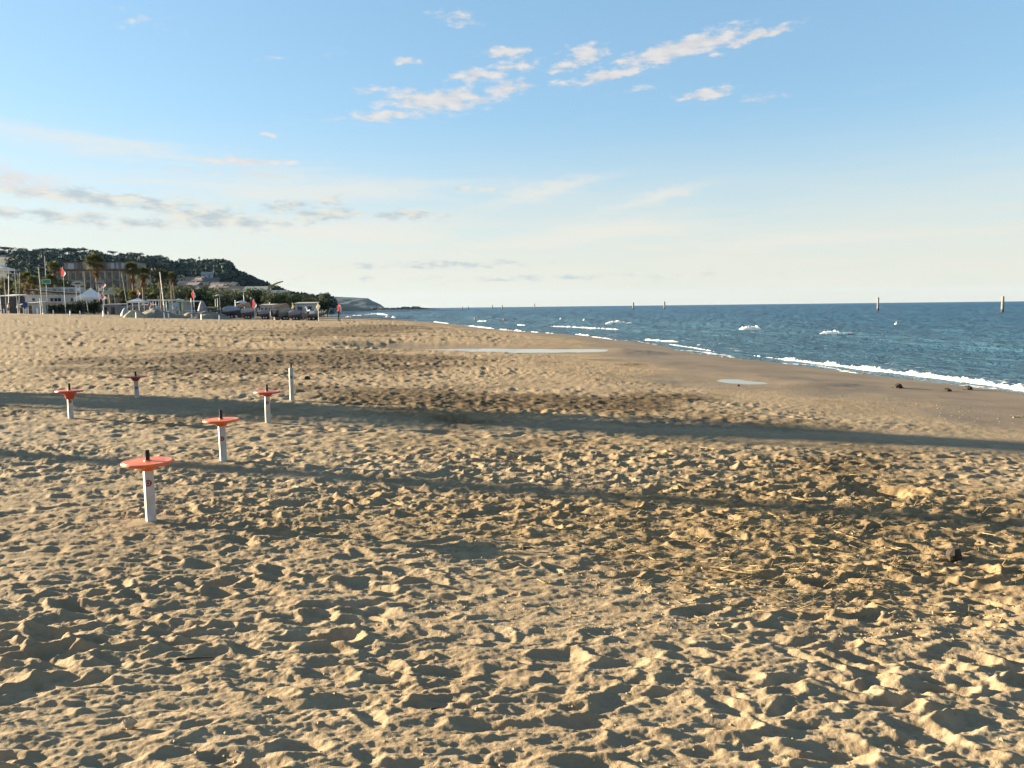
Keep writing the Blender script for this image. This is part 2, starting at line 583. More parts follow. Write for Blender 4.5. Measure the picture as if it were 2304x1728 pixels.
def sand_material():
    m_ = bpy.data.materials.new('sand')
    m_.use_nodes = True
    t = NT(m_.node_tree)
    b = t.n['Principled BSDF']
    geo = t.add('ShaderNodeNewGeometry')
    P = geo.outputs['Position']

    def attr(n):
        a = t.add('ShaderNodeAttribute', attribute_name=n)
        return a.outputs['Fac']
    wet, och = attr('wet'), attr('ochre')
    grain = t.noise(P, 260.0, 3.0, .7).outputs['Fac']
    clump = t.noise(P, 9.0, 5.0, .65).outputs['Fac']
    big = t.noise(P, .55, 4.0, .6).outputs['Fac']
    pale = t.mixc(t.range(clump, .3, .7), (0.258, 0.182, 0.109, 1), (0.352, 0.259, 0.163, 1))
    pale = t.mixc(t.range(big, .35, .65), pale, (0.272, 0.193, 0.117, 1))
    ochre = t.mixc(t.range(clump, .3, .7), (0.155, 0.097, 0.045, 1), (0.300, 0.200, 0.102, 1))
    c = t.mixc(och, pale, ochre)
    fleck = t.noise(P, 5.0, 5.0, .7).outputs['Fac']
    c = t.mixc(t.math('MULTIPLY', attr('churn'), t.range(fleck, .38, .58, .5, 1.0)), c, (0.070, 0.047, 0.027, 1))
    wetc = t.mixc(t.range(big, .35, .65), (0.180, 0.124, 0.076, 1), (0.230, 0.163, 0.101, 1))
    c = t.mixc(wet, c, wetc)
    c = t.mixc(t.range(grain, .35, .7), c, t.mixc(.18, c, (0.10, 0.07, 0.045, 1)))
    # crushed shell and dark bits of drift
    vor = t.add('ShaderNodeTexVoronoi')
    t.put(vor.inputs['Vector'], P)
    vor.inputs['Scale'].default_value = 16.0
    dots = t.math('MULTIPLY', t.range(vor.outputs['Distance'], .10, .06), t.range(t.noise(P, 1.3, 2.0).outputs['Fac'], .58, .7))
    c = t.mixc(t.math('MULTIPLY', dots, .7), c, (.62, .56, .47, 1))
    vor2 = t.add('ShaderNodeTexVoronoi')
    t.put(vor2.inputs['Vector'], t.vmath('ADD', P, (3.3, 1.7, .4)))
    vor2.inputs['Scale'].default_value = 11.0
    dd = t.math('MULTIPLY', t.range(vor2.outputs['Distance'], .13, .07), t.range(t.noise(P, .8, 2.0).outputs['Fac'], .5, .66))
    c = t.mixc(t.math('MULTIPLY', dd, t.math('MULTIPLY_ADD', och, .45, .35)), c, (.06, .042, .026, 1))
    t.put(b.inputs['Base Color'], c)
    t.put(b.inputs['Roughness'], t.range(wet, 0, 1, .95, .7, False))
    t.put(b.inputs['Specular IOR Level'], t.range(wet, 0, 1, .08, .18, False))
    # fine relief, wider further off where single pits are too small to be built
    ld = t.vmath('LENGTH', P)
    near = t.noise(P, 55.0, 5.0, .7).outputs['Fac']
    lumps = t.noise(t.vmath('MULTIPLY', P, (1, 1, .3)), 6.5, 6.0, .75).outputs['Fac']
    b1 = t.add('ShaderNodeBump')
    b1.inputs['Distance'].default_value = .012
    t.put(b1.inputs['Strength'], t.math('MULTIPLY', t.range(wet, 0, 1, .55, .10, False), t.range(ld, 6, 14, 1.0, 0.0)))
    t.put(b1.inputs['Height'], near)
    b2 = t.add('ShaderNodeBump')
    b2.inputs['Distance'].default_value = .22
    t.put(b2.inputs['Strength'], t.math('MULTIPLY', t.range(wet, 0, 1, .62, .03, False), t.range(ld, 7, 26)))
    t.put(b2.inputs['Height'], lumps)
    t.put(b2.inputs['Normal'], b1.outputs[0])
    t.put(b.inputs['Normal'], b2.outputs[0])
    return m_


def water_material(name, deep, shallow, bump=1.0, rough=.14, spec=.2):
    m_ = bpy.data.materials.new(name)
    m_.use_nodes = True
    t = NT(m_.node_tree)
    b = t.n['Principled BSDF']
    geo = t.add('ShaderNodeNewGeometry')
    P = geo.outputs['Position']
    a = t.add('ShaderNodeAttribute', attribute_name='depth').outputs['Fac']
    foam = t.add('ShaderNodeAttribute', attribute_name='foam').outputs['Fac']
    n1 = t.noise(t.vmath('MULTIPLY', P, (.5, .16, 1)), .12, 4.0, .6).outputs['Fac']
    c = t.mixc(a, (*shallow, 1), (*deep, 1))
    c = t.mixc(t.range(n1, .3, .7), c, t.mixc(.35, c, (deep[0] * .6, deep[1] * .6, deep[2] * .62, 1)))
    fn = t.noise(P, 3.5, 6.0, .7).outputs['Fac']
    fm = t.range(t.math('ADD', foam, t.math('MULTIPLY', t.math('SUBTRACT', fn, .5), 1.4)), .42, .62)
    c = t.mixc(fm, c, (.80, .80, .78, 1))
    t.put(b.inputs['Base Color'], c)
    t.put(b.inputs['Roughness'], t.range(fm, 0, 1, rough, .8, False))
    b.inputs['IOR'].default_value = 1.33
    b.inputs['Specular IOR Level'].default_value = spec if not bump else 0.0
    if bump:
        w1 = t.noise(t.vmath('MULTIPLY', P, (1.0, .8, 1)), 2.6, 5.0, .68, .3).outputs['Fac']
        w2 = t.noise(t.vmath('MULTIPLY', P, (1.0, .6, 1)), .55, 5.0, .62, .3).outputs['Fac']
        b1 = t.add('ShaderNodeBump')
        b1.inputs['Strength'].default_value = .9 * bump
        b1.inputs['Distance'].default_value = .34
        t.put(b1.inputs['Height'], w1)
        b2 = t.add('ShaderNodeBump')
        b2.inputs['Strength'].default_value = .9 * bump
        b2.inputs['Distance'].default_value = 1.0
        t.put(b2.inputs['Height'], w2)
        t.put(b2.inputs['Normal'], b1.outputs[0])
        t.put(b.inputs['Normal'], b2.outputs[0])
        gl = t.add('ShaderNodeBsdfGlossy')
        gl.inputs['Roughness'].default_value = rough
        t.put(gl.inputs['Normal'], b2.outputs[0])
        fr = t.add('ShaderNodeFresnel')
        fr.inputs['IOR'].default_value = 1.33
        t.put(fr.inputs['Normal'], b2.outputs[0])
        # facets of a choppy sea hide one another at a flat angle: the mirror part stays small
        fac = t.math('MULTIPLY', t.math('MINIMUM', t.math('MULTIPLY', fr.outputs[0], .7), .28), t.math('SUBTRACT', 1.0, fm))
        mx = t.add('ShaderNodeMixShader')
        t.put(mx.inputs[0], fac)
        t.put(mx.inputs[1], b.outputs[0])
        t.put(mx.inputs[2], gl.outputs[0])
        t.put(t.n['Material Output'].inputs['Surface'], mx.outputs[0])
    return m_


def tag(o, label=None, cat=None, group=None, kind=None):
    if label:
        o['label'] = label
    if cat:
        o['category'] = cat
    if group:
        o['group'] = group
    if kind:
        o['kind'] = kind
    return o


def link(name, me, material=None, parent=None, loc=None):
    o = bpy.data.objects.new(name, me)
    COL.objects.link(o)
    if material is not None:
        me.materials.append(material)
    if parent is not None:
        o.parent = parent
    if loc is not None:
        o.location = loc
    return o


# ------------------------------------------------------------------ the beach: one sheet out to the horizon
def build_beach():
    front = np.radians(np.linspace(-43, 43, 1060))
    rest = np.radians(np.linspace(43, 317, 110)[1:-1])
    ang = np.concatenate([front, rest])
    inv = np.linspace(1 / 2.25, 1 / 260.0, 860)
    rad = np.concatenate([[.3, .7, 1.1, 1.5, 1.8, 2.05], 1 / inv, np.geomspace(275, 5200, 40)])
    A, Q = np.meshgrid(ang, rad)
    X, Y = Q * np.sin(A), Q * np.cos(A)
    shp = X.shape
    Xf, Yf = X.ravel(), Y.ravel()
    z, s, pw = macro(Xf, Yf, True)
    an = A.ravel()
    wsec = np.where(an < R(180), 1 - sstep(R(40.5), R(42.5), np.abs(an)), 0.0)
    act = (wsec > 0) & (Q.ravel() < 150) & (s > -2)
    h = np.zeros(len(Xf))
    h[act] = relief(Xf[act], Yf[act]) * wsec[act] * sstep(-.5, 5.0, s[act])
    for p in POSTS:
        d = np.hypot(Xf - p[0], Yf - p[1])
        h = h * (0.25 + 0.75 * sstep(.05, .35, d)) + 0.012 * np.exp(-(d / .12) ** 2)
    # broad undulation
    und = 0.05 * fbm(Xf / 9, Yf / 7, 3, 60) * sstep(12, 22, s)
    n = fbm(Xf / 2.6, Yf / 2.6, 3, 70)
    far_fade = 1 - sstep(100, 150, np.hypot(Xf, Yf))
    z = z + h * (1 - pw) * far_fade + und * (1 - pw)
    wetw = np.interp(Yf, [0, 30, 46, 200], [6.2, 6.0, 3.2, 2.6])
    wet = np.maximum(1 - sstep(wetw - 1.2, wetw + 1.2, s + 2.4 * n), 0.9 * sstep(.25, .85, pw + .25 * n))
    # damp, ochre sand full of plant debris to the right in the middle distance
    c = ray_z(1900, 1150, 0)
    e = ((Xf - c[0]) / 3.6) ** 2 + ((Yf - c[1]) / 1.7) ** 2
    och = sstep(.15, .85, np.exp(-e * .8) * 1.25 + .55 * n - .02)
    for (u, v, hw, hh, amt) in ((1100, 900, 520, 30, .85), (1500, 1000, 700, 40, .4)):
        q = ray_z(u, v, 0.0)
        hx = hw / F * q[1]
        hy = abs(ray_z(u, v - hh, 0.0)[1] - ray_z(u, v + hh, 0.0)[1]) / 2
        e = ((Xf - q[0]) / hx) ** 2 + ((Yf - q[1]) / hy) ** 2
        och = np.maximum(och, amt * sstep(.1, .8, np.exp(-e) * 1.1 + .5 * n))
    och = np.clip(och * np.where(Yf < 9.5, .75, 1.0), 0, 1)
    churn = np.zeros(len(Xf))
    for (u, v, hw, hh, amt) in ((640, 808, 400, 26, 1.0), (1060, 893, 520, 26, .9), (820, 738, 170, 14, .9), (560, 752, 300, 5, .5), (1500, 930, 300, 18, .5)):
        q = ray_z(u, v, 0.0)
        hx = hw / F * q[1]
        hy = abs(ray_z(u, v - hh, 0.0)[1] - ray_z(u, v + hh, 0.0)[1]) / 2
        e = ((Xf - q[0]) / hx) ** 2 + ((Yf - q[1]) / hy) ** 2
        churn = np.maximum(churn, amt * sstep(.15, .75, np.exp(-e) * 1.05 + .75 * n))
    me = grid_mesh('beach', X, Y, z.reshape(shp), wrap=True)
    put_attr(me, 'wet', np.clip(wet, 0, 1))
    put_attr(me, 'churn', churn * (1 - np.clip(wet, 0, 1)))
    put_attr(me, 'ochre', och * (1 - np.clip(wet, 0, 1)))
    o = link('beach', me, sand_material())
    tag(o, 'trodden beige sand covered with footprints', None, None, 'structure')
    return o


TABLE_PX = [(340, 1173), (503, 1038), (603, 953), (160, 945), (309, 898), (657, 902)]
POSTS = [tuple(ground_at(u, v)[:]) for u, v in TABLE_PX]
build_beach()


# ------------------------------------------------------------------ the sea
def wave_h(x, y, s):
    dirx, diry = -0.93, -0.36                         # towards the shore
    rs = np.random.default_rng(5)
    h = 0
    wx, wy = x + 1.5 * fbm(x / 14, y / 14, 2, 80), y + 1.5 * fbm(x / 14, y / 14, 2, 84)
    for k in range(12):
        lam = 0.9 * 1.32 ** k
        a = rs.normal(0, .45)
        ca, sa = math.cos(a), math.sin(a)
        dx, dy = dirx * ca - diry * sa, dirx * sa + diry * ca
        ph = (wx * dx + wy * dy) * 2 * np.pi / lam + rs.uniform(0, 6)
        amp = 0.020 * lam ** 0.62
        cr = 1 - np.abs(np.sin(ph / 2)) * 2
        h = h + amp * (0.5 * np.sin(ph) + 0.5 * cr)
    return h * (0.10 + 0.90 * sstep(0.5, 14, s))


def build_sea():
    ang = np.radians(np.concatenate([np.linspace(-30, 42, 760), np.linspace(42, 150, 40)[1:]]))
    rad = np.concatenate([1 / np.linspace(1 / 8.0, 1 / 700.0, 470), np.geomspace(740, 6500, 30)])
    A, Q = np.meshgrid(ang, rad)
    X, Y = Q * np.sin(A), Q * np.cos(A)
    s = -shore_s(X, Y)
    h = wave_h(X, Y, s)
    Z = WATER_Z + h - 0.02 * sstep(2, -2, s)
    me = grid_mesh('sea', X, Y, Z)
    put_attr(me, 'depth', sstep(3, 70, s).ravel() * .5 + sstep(50, 450, s).ravel() * .5)
    # lacy foam left behind by the breaking waves
    n = fbm(X / 5, Y / 5, 3, 90)
    edge = np.exp(-((s - 0.2 - 1.2 * n) / .35) ** 2) * .55
    edge = np.maximum(edge, .40 * np.exp(-((s - 3.2 + 2.5 * n) / .5) ** 2))
    edge = np.maximum(edge, .36 * np.exp(-((s - 9 + 4 * n) / .5) ** 2))
    put_attr(me, 'foam', edge.ravel())
    o = link('sea', me, water_material('sea_water', (0.005, 0.066, 0.142), (0.054, 0.114, 0.158)))
    tag(o, 'choppy blue sea reaching to the horizon', None, None, 'structure')


build_sea()


def build_pools():
    wm = water_material('pool_water', (.16, .15, .13), (.16, .15, .13), bump=0, rough=.02, spec=.9)
    for poly, zp, lab in POOLS:
        c = poly.mean(0)
        n = len(poly)
        out = []
        for i in range(n):
            d = poly[i] - poly[i - 1]
            e = poly[(i + 1) % n] - poly[i]
            nn = np.array((d[1] + e[1], -d[0] - e[0]))
            nn = nn / (np.linalg.norm(nn) + 1e-9)
            out.append(poly[i] + nn * .45 * (1 if poly_sd(np.array([(poly[i] + nn * .01)[0]]), np.array([(poly[i] + nn * .01)[1]]), poly)[0] > 0 else -1))
        out = np.array(out)
        me = bpy.data.meshes.new('tide_pool')
        me.from_pydata([(p[0], p[1], zp) for p in out] , [], [list(range(n))])
        if me.polygons[0].normal.z < 0:
            me.flip_normals()
        put_attr(me, 'depth', np.zeros(n))
        put_attr(me, 'foam', np.zeros(n))
        o = link('tide_pool', me, wm)
        tag(o, lab, None, None, 'structure')


build_pools()


# ------------------------------------------------------------------ mesh helpers for things
class MB:
    def __init__(s):
        s.v, s.f = [], []

    def add(s, vs, fs):
        o = len(s.v)
        s.v += [tuple(p) for p in vs]
        s.f += [tuple(i + o for i in f) for f in fs]
        return s

    def box(s, c, d, rz=0.0, taper=1.0):
        vs = []
        ca, sa = math.cos(rz), math.sin(rz)
        for z, k in ((-.5, 1.0), (.5, taper)):
            for x, y in ((-.5, -.5), (.5, -.5), (.5, .5), (-.5, .5)):
                px, py = x * d[0] * k, y * d[1] * k
                vs.append((c[0] + px * ca - py * sa, c[1] + px * sa + py * ca, c[2] + z * d[2]))
        return s.add(vs, [(3, 2, 1, 0), (4, 5, 6, 7), (0, 1, 5, 4), (1, 2, 6, 5), (2, 3, 7, 6), (3, 0, 4, 7)])

    def tube(s, p0, p1, r0, r1=None, n=8, caps=True):
        r1 = r0 if r1 is None else r1
        p0, p1 = Vector(p0), Vector(p1)
        d = (p1 - p0).normalized()
        a = d.orthogonal().normalized()
        b = d.cross(a)
        vs = []
        for p, r in ((p0, r0), (p1, r1)):
            for i in range(n):
                t = 2 * math.pi * i / n
                vs.append(p + (a * math.cos(t) + b * math.sin(t)) * r)
        fs = [(i, (i + 1) % n, n + (i + 1) % n, n + i) for i in range(n)]
        if caps:
            fs += [tuple(range(n - 1, -1, -1)), tuple(range(n, 2 * n))]
        return s.add(vs, fs)

    def lathe(s, prof, n=32, c=(0, 0, 0)):
        vs, fs = [], []
        for r, z in prof:
            for i in range(n):
                t = 2 * math.pi * i / n
                vs.append((c[0] + r * math.cos(t), c[1] + r * math.sin(t), c[2] + z))
        for j in range(len(prof) - 1):
            for i in range(n):
                fs.append((j * n + i, j * n + (i + 1) % n, (j + 1) * n + (i + 1) % n, (j + 1) * n + i))
        fs.append(tuple(range(n - 1, -1, -1)))
        fs.append(tuple(range((len(prof) - 1) * n, len(prof) * n)))
        return s.add(vs, fs)

    def loft(s, rings, cap=True, closed=True):
        n = len(rings[0])
        vs = [p for r in rings for p in r]
        fs = []
        for j in range(len(rings) - 1):
            for i in range(n if closed else n - 1):
                fs.append((j * n + i, j * n + (i + 1) % n, (j + 1) * n + (i + 1) % n, (j + 1) * n + i))
        if cap and closed:
            fs += [tuple(range(n - 1, -1, -1)), tuple((len(rings) - 1) * n + i for i in range(n))]
        return s.add(vs, fs)

    def mesh(s, name):
        me = bpy.data.meshes.new(name)
        me.from_pydata(s.v, [], s.f)
        me.update()
        return me

    def build(s, name, material, parent=None, smooth=False, loc=None):
        me = s.mesh(name)
        if smooth:
            me.polygons.foreach_set('use_smooth', [True] * len(me.polygons))
            try:
                me.set_sharp_from_angle(angle=R(40))
            except Exception:
                pass
        return link(name, me, material, parent, loc)


def thing(name, label, cat, loc=(0, 0, 0), rz=0.0, group=None, scale=1.0):
    o = bpy.data.objects.new(name, None)
    o.empty_display_size = .2
    COL.objects.link(o)
    o.location = loc
    o.rotation_euler = (0, 0, rz)
    o.scale = (scale,) * 3
    return tag(o, label, cat, group)


def copy_tree(root, loc, rz, scale=(1, 1, 1), label=None):
    c = root.copy()
    COL.objects.link(c)
    c.location, c.rotation_euler, c.scale = loc, (0, 0, rz), scale
    if label:
        c['label'] = label
    for ch in root.children:
        k = ch.copy()
        COL.objects.link(k)
        k.parent = c
        for g in ch.children:
            q = g.copy()
            COL.objects.link(q)
            q.parent = k
    return c


def W(px, D):
    return px * D / F


# ------------------------------------------------------------------ far land: hill, bluff, headland, breakwater
def ridge(name, pts, foot, back, material, label, amp=2.0, nt=26, sub=9, drop=0.0, seed=100):
    """pts: (u, v, D) along the skyline; the slope runs down towards the beach and away behind"""
    us = np.array([p[0] for p in pts], float)
    k = np.linspace(0, len(pts) - 1, (len(pts) - 1) * sub + 1)
    uu = np.interp(k, range(len(pts)), us)
    vv = np.interp(k, range(len(pts)), [p[1] for p in pts])
    dd = np.interp(k, range(len(pts)), [p[2] for p in pts])
    rx, ry, rz_ = [], [], []
    for u, v, D in zip(uu, vv, dd):
        d = pix_dir(u, v)
        q = D / d.y
        rx.append(d.x * q)
        ry.append(D)
        rz_.append(CAM_Z + d.z * q - drop)
    rx, ry, rz_ = map(np.array, (rx, ry, rz_))
    t = np.linspace(-1, 1, nt * 2 - 1)[:, None]
    sc = np.where(t < 0, 1 + t * (1 - foot), 1 + t * (back - 1))
    X, Y = rx[None] * sc, ry[None] * sc
    prof = np.where(t < 0, sstep(-1.02, 0.12, t) / sstep(-1.02, 0.12, np.array(0.0)), 1 - .7 * sstep(0.0, 1.0, t))
    base = np.minimum(1.5, rz_[None])
    Z = base + (rz_[None] - base) * prof
    Z = Z + amp * fbm(X / 45, Y / 45, 4, seed) * np.clip(np.abs(t) * 3, 0, 1) * np.clip((rz_[None] - base) / 12, 0, 1)
    Z[0] = -2.0
    Z[-1] = -2.0
    me = grid_mesh(name, X, Y, Z)
    o = link(name, me, material)
    tag(o, label, None, None, 'structure')
    return X, Y, Z


HILL_PX = [(-1500, 640, 560), (-900, 600, 560), (-400, 580, 580), (0, 578, 620), (100, 580, 640), (200, 580, 660), (300, 587, 690), (350, 592, 700), (400, 602, 720),
           (440, 600, 740), (475, 596, 760), (503, 596, 770), (516, 602, 780), (524, 616, 790), (560, 630, 800), (600, 648, 800), (650, 668, 790),
           (700, 677, 760), (735, 684, 700), (750, 692, 640)]
hill_mat = mat('hill_scrub', (.012, .017, .012), .95, .35, .05, col2=(.026, .030, .020))
HX, HY, HZ = ridge('hill', HILL_PX, .48, 1.6, hill_mat, 'dark wooded hill rising behind the beach on the left')
BLUFF_PX = [(640, 682, 900), (700, 678, 920), (745, 679, 940), (775, 683, 960), (800, 688, 980), (822, 692.5, 1000), (838, 695, 1010)]
ridge('bluff', BLUFF_PX, .72, 1.2, mat('bluff_grass', (.16, .125, .085), .95, .3, .06, col2=(.20, .17, .12)), 'low sandy bluff beyond the boats', amp=.8, seed=120)
HEAD_PX = [(560, 668, 3600), (700, 668, 3500), (745, 667, 3400), (790, 669, 3400), (828, 671, 3400), (840, 678, 3400), (848, 681, 3400), (856, 685, 3400), (864, 691, 3400), (870, 695, 3400)]
ridge('headland', HEAD_PX, .90, 1.15, mat('headland_wood', (.010, .020, .022), .95, .4, .02, col2=(.022, .030, .030)), 'far blue headland running down to the sea', amp=6, seed=130)


def leaf_cloud(mb, c, r, n, size, rnd, up=0.0, flat=1.0):
    """n leaf-sized faces in an uneven ball"""
    for _ in range(n):
        d = Vector((rnd.gauss(0, 1), rnd.gauss(0, 1), rnd.gauss(0, 1) + up)).normalized()
        k = rnd.uniform(.55, 1.0) ** .6
        p = Vector(c) + Vector((d.x * r * k, d.y * r * k, d.z * r * k * flat))
        a = Vector((rnd.gauss(0, 1), rnd.gauss(0, 1), rnd.gauss(0, 1))).normalized()
        b = a.cross((d + Vector((rnd.gauss(0, .5), rnd.gauss(0, .5), rnd.gauss(0, .5)))).normalized())
        if b.length < .05:
            continue
        b.normalize()
        s1, s2 = size * rnd.uniform(.6, 1.2), size * rnd.uniform(.35, .7)
        mb.add([p - a * s1, p + b * s2, p + a * s1, p - b * s2], [(0, 1, 2, 3)])


leaf_dark = mat('leaf_dark', (.030, .045, .018), .8, .35, .8, col2=(.060, .075, .028), trans=.22, objvar=.25)
leaf_olive = mat('leaf_olive', (.055, .065, .022), .8, .35, .8, col2=(.11, .11, .04), trans=.25, objvar=.2)
leaf_hill = mat('leaf_hill', (.010, .018, .011), .9, .3, .15, col2=(.018, .028, .016), trans=.08, objvar=.2)
bark = mat('bark', (.10, .075, .052), .95, .3, 4.0, bump=.5)
bark_pale = mat('palm_bark', (.20, .15, .10), .95, .35, 6.0, bump=.5)


def hill_woods():
    rnd = random.Random(3)
    mb = MB()
    nr, nc = HX.shape
    for _ in range(2600):
        j = rnd.uniform(3, 25.5)
        i = rnd.uniform(nc * .17, nc - 2)
        j0, i0 = int(j), int(i)
        p = Vector((HX[j0, i0], HY[j0, i0], HZ[j0, i0])).lerp(Vector((HX[j0 + 1, i0 + 1], HY[j0 + 1, i0 + 1], HZ[j0 + 1, i0 + 1])), rnd.random())
        if p.z < 3:
            continue
        r = rnd.uniform(2.2, 5.0) * (1 if j > 20 else 1.1)
        leaf_cloud(mb, (p.x, p.y, p.z + r * .5), r, 16, r * .42, rnd, .3, .8)
    o = mb.build('woodland', leaf_hill)
    tag(o, 'dense dark woodland covering the hillside', 'woodland', None, 'stuff')


hill_woods()


def breakwater():
    rnd = random.Random(8)
    rock = mat('breakwater_rock', (.055, .052, .050), .95, .4, .3, col2=(.10, .095, .088))
    mb = MB()
    for k in range(420):
        u = 800 + (988 - 800) * rnd.random() ** .95
        D = 1100 + rnd.uniform(-4, 4)
        p = pix_dir(u, 690)
        x = p.x * D / p.y
        edge = min(1.0, (988 - u) / 60)
        r = rnd.uniform(.7, 1.5)
        z = WATER_Z + rnd.uniform(0, 2.4) * edge
        vs = []
        for q in range(6):
            d = [(1, 0, 0), (-1, 0, 0), (0, 1, 0), (0, -1, 0), (0, 0, 1), (0, 0, -1)][q]
            kk = r * rnd.uniform(.7, 1.3)
            vs.append((x + d[0] * kk, D + d[1] * kk, z + d[2] * kk * .8))
        mb.add(vs, [(0, 2, 4), (2, 1, 4), (1, 3, 4), (3, 0, 4), (2, 0, 5), (1, 2, 5), (3, 1, 5), (0, 3, 5)])
    t = thing('breakwater', 'long low rock breakwater below the far headland', 'breakwater', (0, 0, 0))
    o = mb.build('rock_armour', rock, t)
    o['kind'] = 'stuff'
    for u, h in ((912, 5.2), (935, 5.5)):
        p = pix_dir(u, 690)
        mb = MB()
        x = p.x * 1100 / p.y
        mb.loft([[(x - 9, 1098, 1.0), (x + 9, 1098, 1.0), (x + 9, 1106, 1.0), (x - 9, 1106, 1.0)],
                 [(x - 4, 1100, h * .7), (x + 5, 1100, h * .62), (x + 5, 1104, h * .62), (x - 4, 1104, h * .7)]])
        mb.build('rock_mound', rock, t)


breakwater()


# ------------------------------------------------------------------ trees
def broad_tree_mesh(seed, h=6.5, r=2.8, shape='round'):
    rnd = random.Random(seed)
    tr, cr = MB(), MB()
    th = h * (.45 if shape != 'umbrella' else .72)
    lean = (rnd.uniform(-.3, .3), rnd.uniform(-.3, .3))
    tr.tube((0, 0, -.3), (lean[0] * .5, lean[1] * .5, th * .6), .20 * h / 6, .14 * h / 6, 7)
    tr.tube((lean[0] * .5, lean[1] * .5, th * .6), (lean[0], lean[1], th), .14 * h / 6, .09 * h / 6, 7)
    nl = 16 if shape != 'umbrella' else 13
    for k in range(nl):
        a = rnd.uniform(0, 6.283)
        if shape == 'umbrella':
            q = r * rnd.uniform(.1, .95)
            c = Vector((lean[0] + q * math.cos(a), lean[1] + q * math.sin(a), h * rnd.uniform(.80, .93)))
            lr, fl = r * rnd.uniform(.28, .42), .55
        elif shape == 'cone':
            zz = rnd.uniform(.1, .95)
            q = r * (1 - zz) * .6
            c = Vector((q * math.cos(a), q * math.sin(a), h * zz))
            lr, fl = r * (1.1 - zz) * .7, 1.5
        else:
            q = r * rnd.uniform(0, .75)
            c = Vector((lean[0] + q * math.cos(a), lean[1] + q * math.sin(a), h * rnd.uniform(.42, .84)))
            lr, fl = r * rnd.uniform(.3, .5), .85
        tr.tube((lean[0], lean[1], th * rnd.uniform(.7, 1.0)), c, .06 * h / 6, .02, 5, False)
        leaf_cloud(cr, c, lr, 62, .17 * h / 6 + .05, rnd, .2, fl)
    return tr.mesh('trunk'), cr.mesh('crown')


TREE_MESH = {}
for nm, sd0, kw in (('round', 1, {}), ('round2', 2, dict(h=7.5, r=3.2)), ('round3', 3, dict(h=5.0, r=2.6)), ('umbrella', 4, dict(h=9, r=4.2, shape='umbrella')),
                    ('umbrella2', 5, dict(h=8, r=3.4, shape='umbrella')), ('cone', 6, dict(h=9, r=1.5, shape='cone'))):
    TREE_MESH[nm] = broad_tree_mesh(sd0, **kw)
    TREE_MESH[nm][0].materials.append(bark)
TREE_H = {'round': 6.5, 'round2': 7.5, 'round3': 5.0, 'umbrella': 9, 'umbrella2': 8, 'cone': 9}


def place_tree(name, kind, loc, h, label, group, leaf, cat='tree', wide=1.0, rz=None):
    s = h / TREE_H[kind]
    t = thing(name, label, cat, loc, random.uniform(0, 6.28) if rz is None else rz, group)
    t.scale = (s * wide, s * wide, s)
    trm, crm = TREE_MESH[kind]
    key = crm.name + leaf.name
    if key not in TREE_MESH:
        c = crm.copy()
        c.materials.clear()
        c.materials.append(leaf)
        TREE_MESH[key] = c
    link('trunk', trm, None, t)
    link('crown', TREE_MESH[key], None, t)
    return t


def skyline_trees():
    rnd = random.Random(21)
    k = np.linspace(0, len(HILL_PX) - 1, 3000)
    uu = np.interp(k, range(len(HILL_PX)), [p[0] for p in HILL_PX])
    vv = np.interp(k, range(len(HILL_PX)), [p[1] for p in HILL_PX])
    dd = np.interp(k, range(len(HILL_PX)), [p[2] for p in HILL_PX])
    spots = []
    u = -40.0
    while u < 735:
        spots.append(u)
        u += rnd.uniform(3.0, 8.5)
    for u in spots:
        v, D = float(np.interp(u, uu, vv)), float(np.interp(u, uu, dd))
        D *= rnd.uniform(.985, 1.0)
        d = pix_dir(u, v)
        loc = Vector((d.x * D / d.y, D, CAM_Z + d.z * D / d.y - 1.8))
        zone = next(z_ for lim, z_ in ((135, 'left of the hotel'), (300, 'straight above the hotel'), (430, 'above the palm row'), (525, 'around the hilltop masts'), (610, 'on the steep right slope'), (9999, 'low on the right slope')) if u < lim)
        if u < 440 and rnd.random() < .45:
            place_tree('pine_tree', rnd.choice(['umbrella', 'umbrella2']), loc, rnd.uniform(7, 10.5), 'flat-topped dark pine on the hill skyline ' + zone, 'pines on the skyline ' + zone, leaf_hill)
        else:
            place_tree('hill_tree', rnd.choice(['round', 'round2', 'round3']), loc, rnd.uniform(5, 8.5), 'small round dark tree on the hill skyline ' + zone, 'round trees on the skyline ' + zone, leaf_hill)


skyline_trees()


def fan_leaf(mb, p, d, size, rnd, nb=8, droop=.25):
    d = d.normalized()
    side = d.cross(Vector((0, 0, 1)))
    side = side.normalized() if side.length > .05 else Vector((1, 0, 0))
    nrm = side.cross(d)
    base = p + d * size * .55
    mb.add([p - side * .015, p + side * .015, base], [(0, 1, 2)])
    for k in range(nb):
        a = (k / (nb - 1) - .5) * 3.3
        e = d * math.cos(a) + side * math.sin(a)
        tip = base + e * size * rnd.uniform(.62, .85) - Vector((0, 0, droop * size * rnd.uniform(.5, 1.2))) + nrm * rnd.uniform(-.05, .05)
        a2 = a + .16
        e2 = (d * math.cos(a2) + side * math.sin(a2)) * size * .32
        a3 = a - .16
        e3 = (d * math.cos(a3) + side * math.sin(a3)) * size * .32
        mb.add([base, base + e3, tip, base + e2], [(0, 1, 2, 3)])


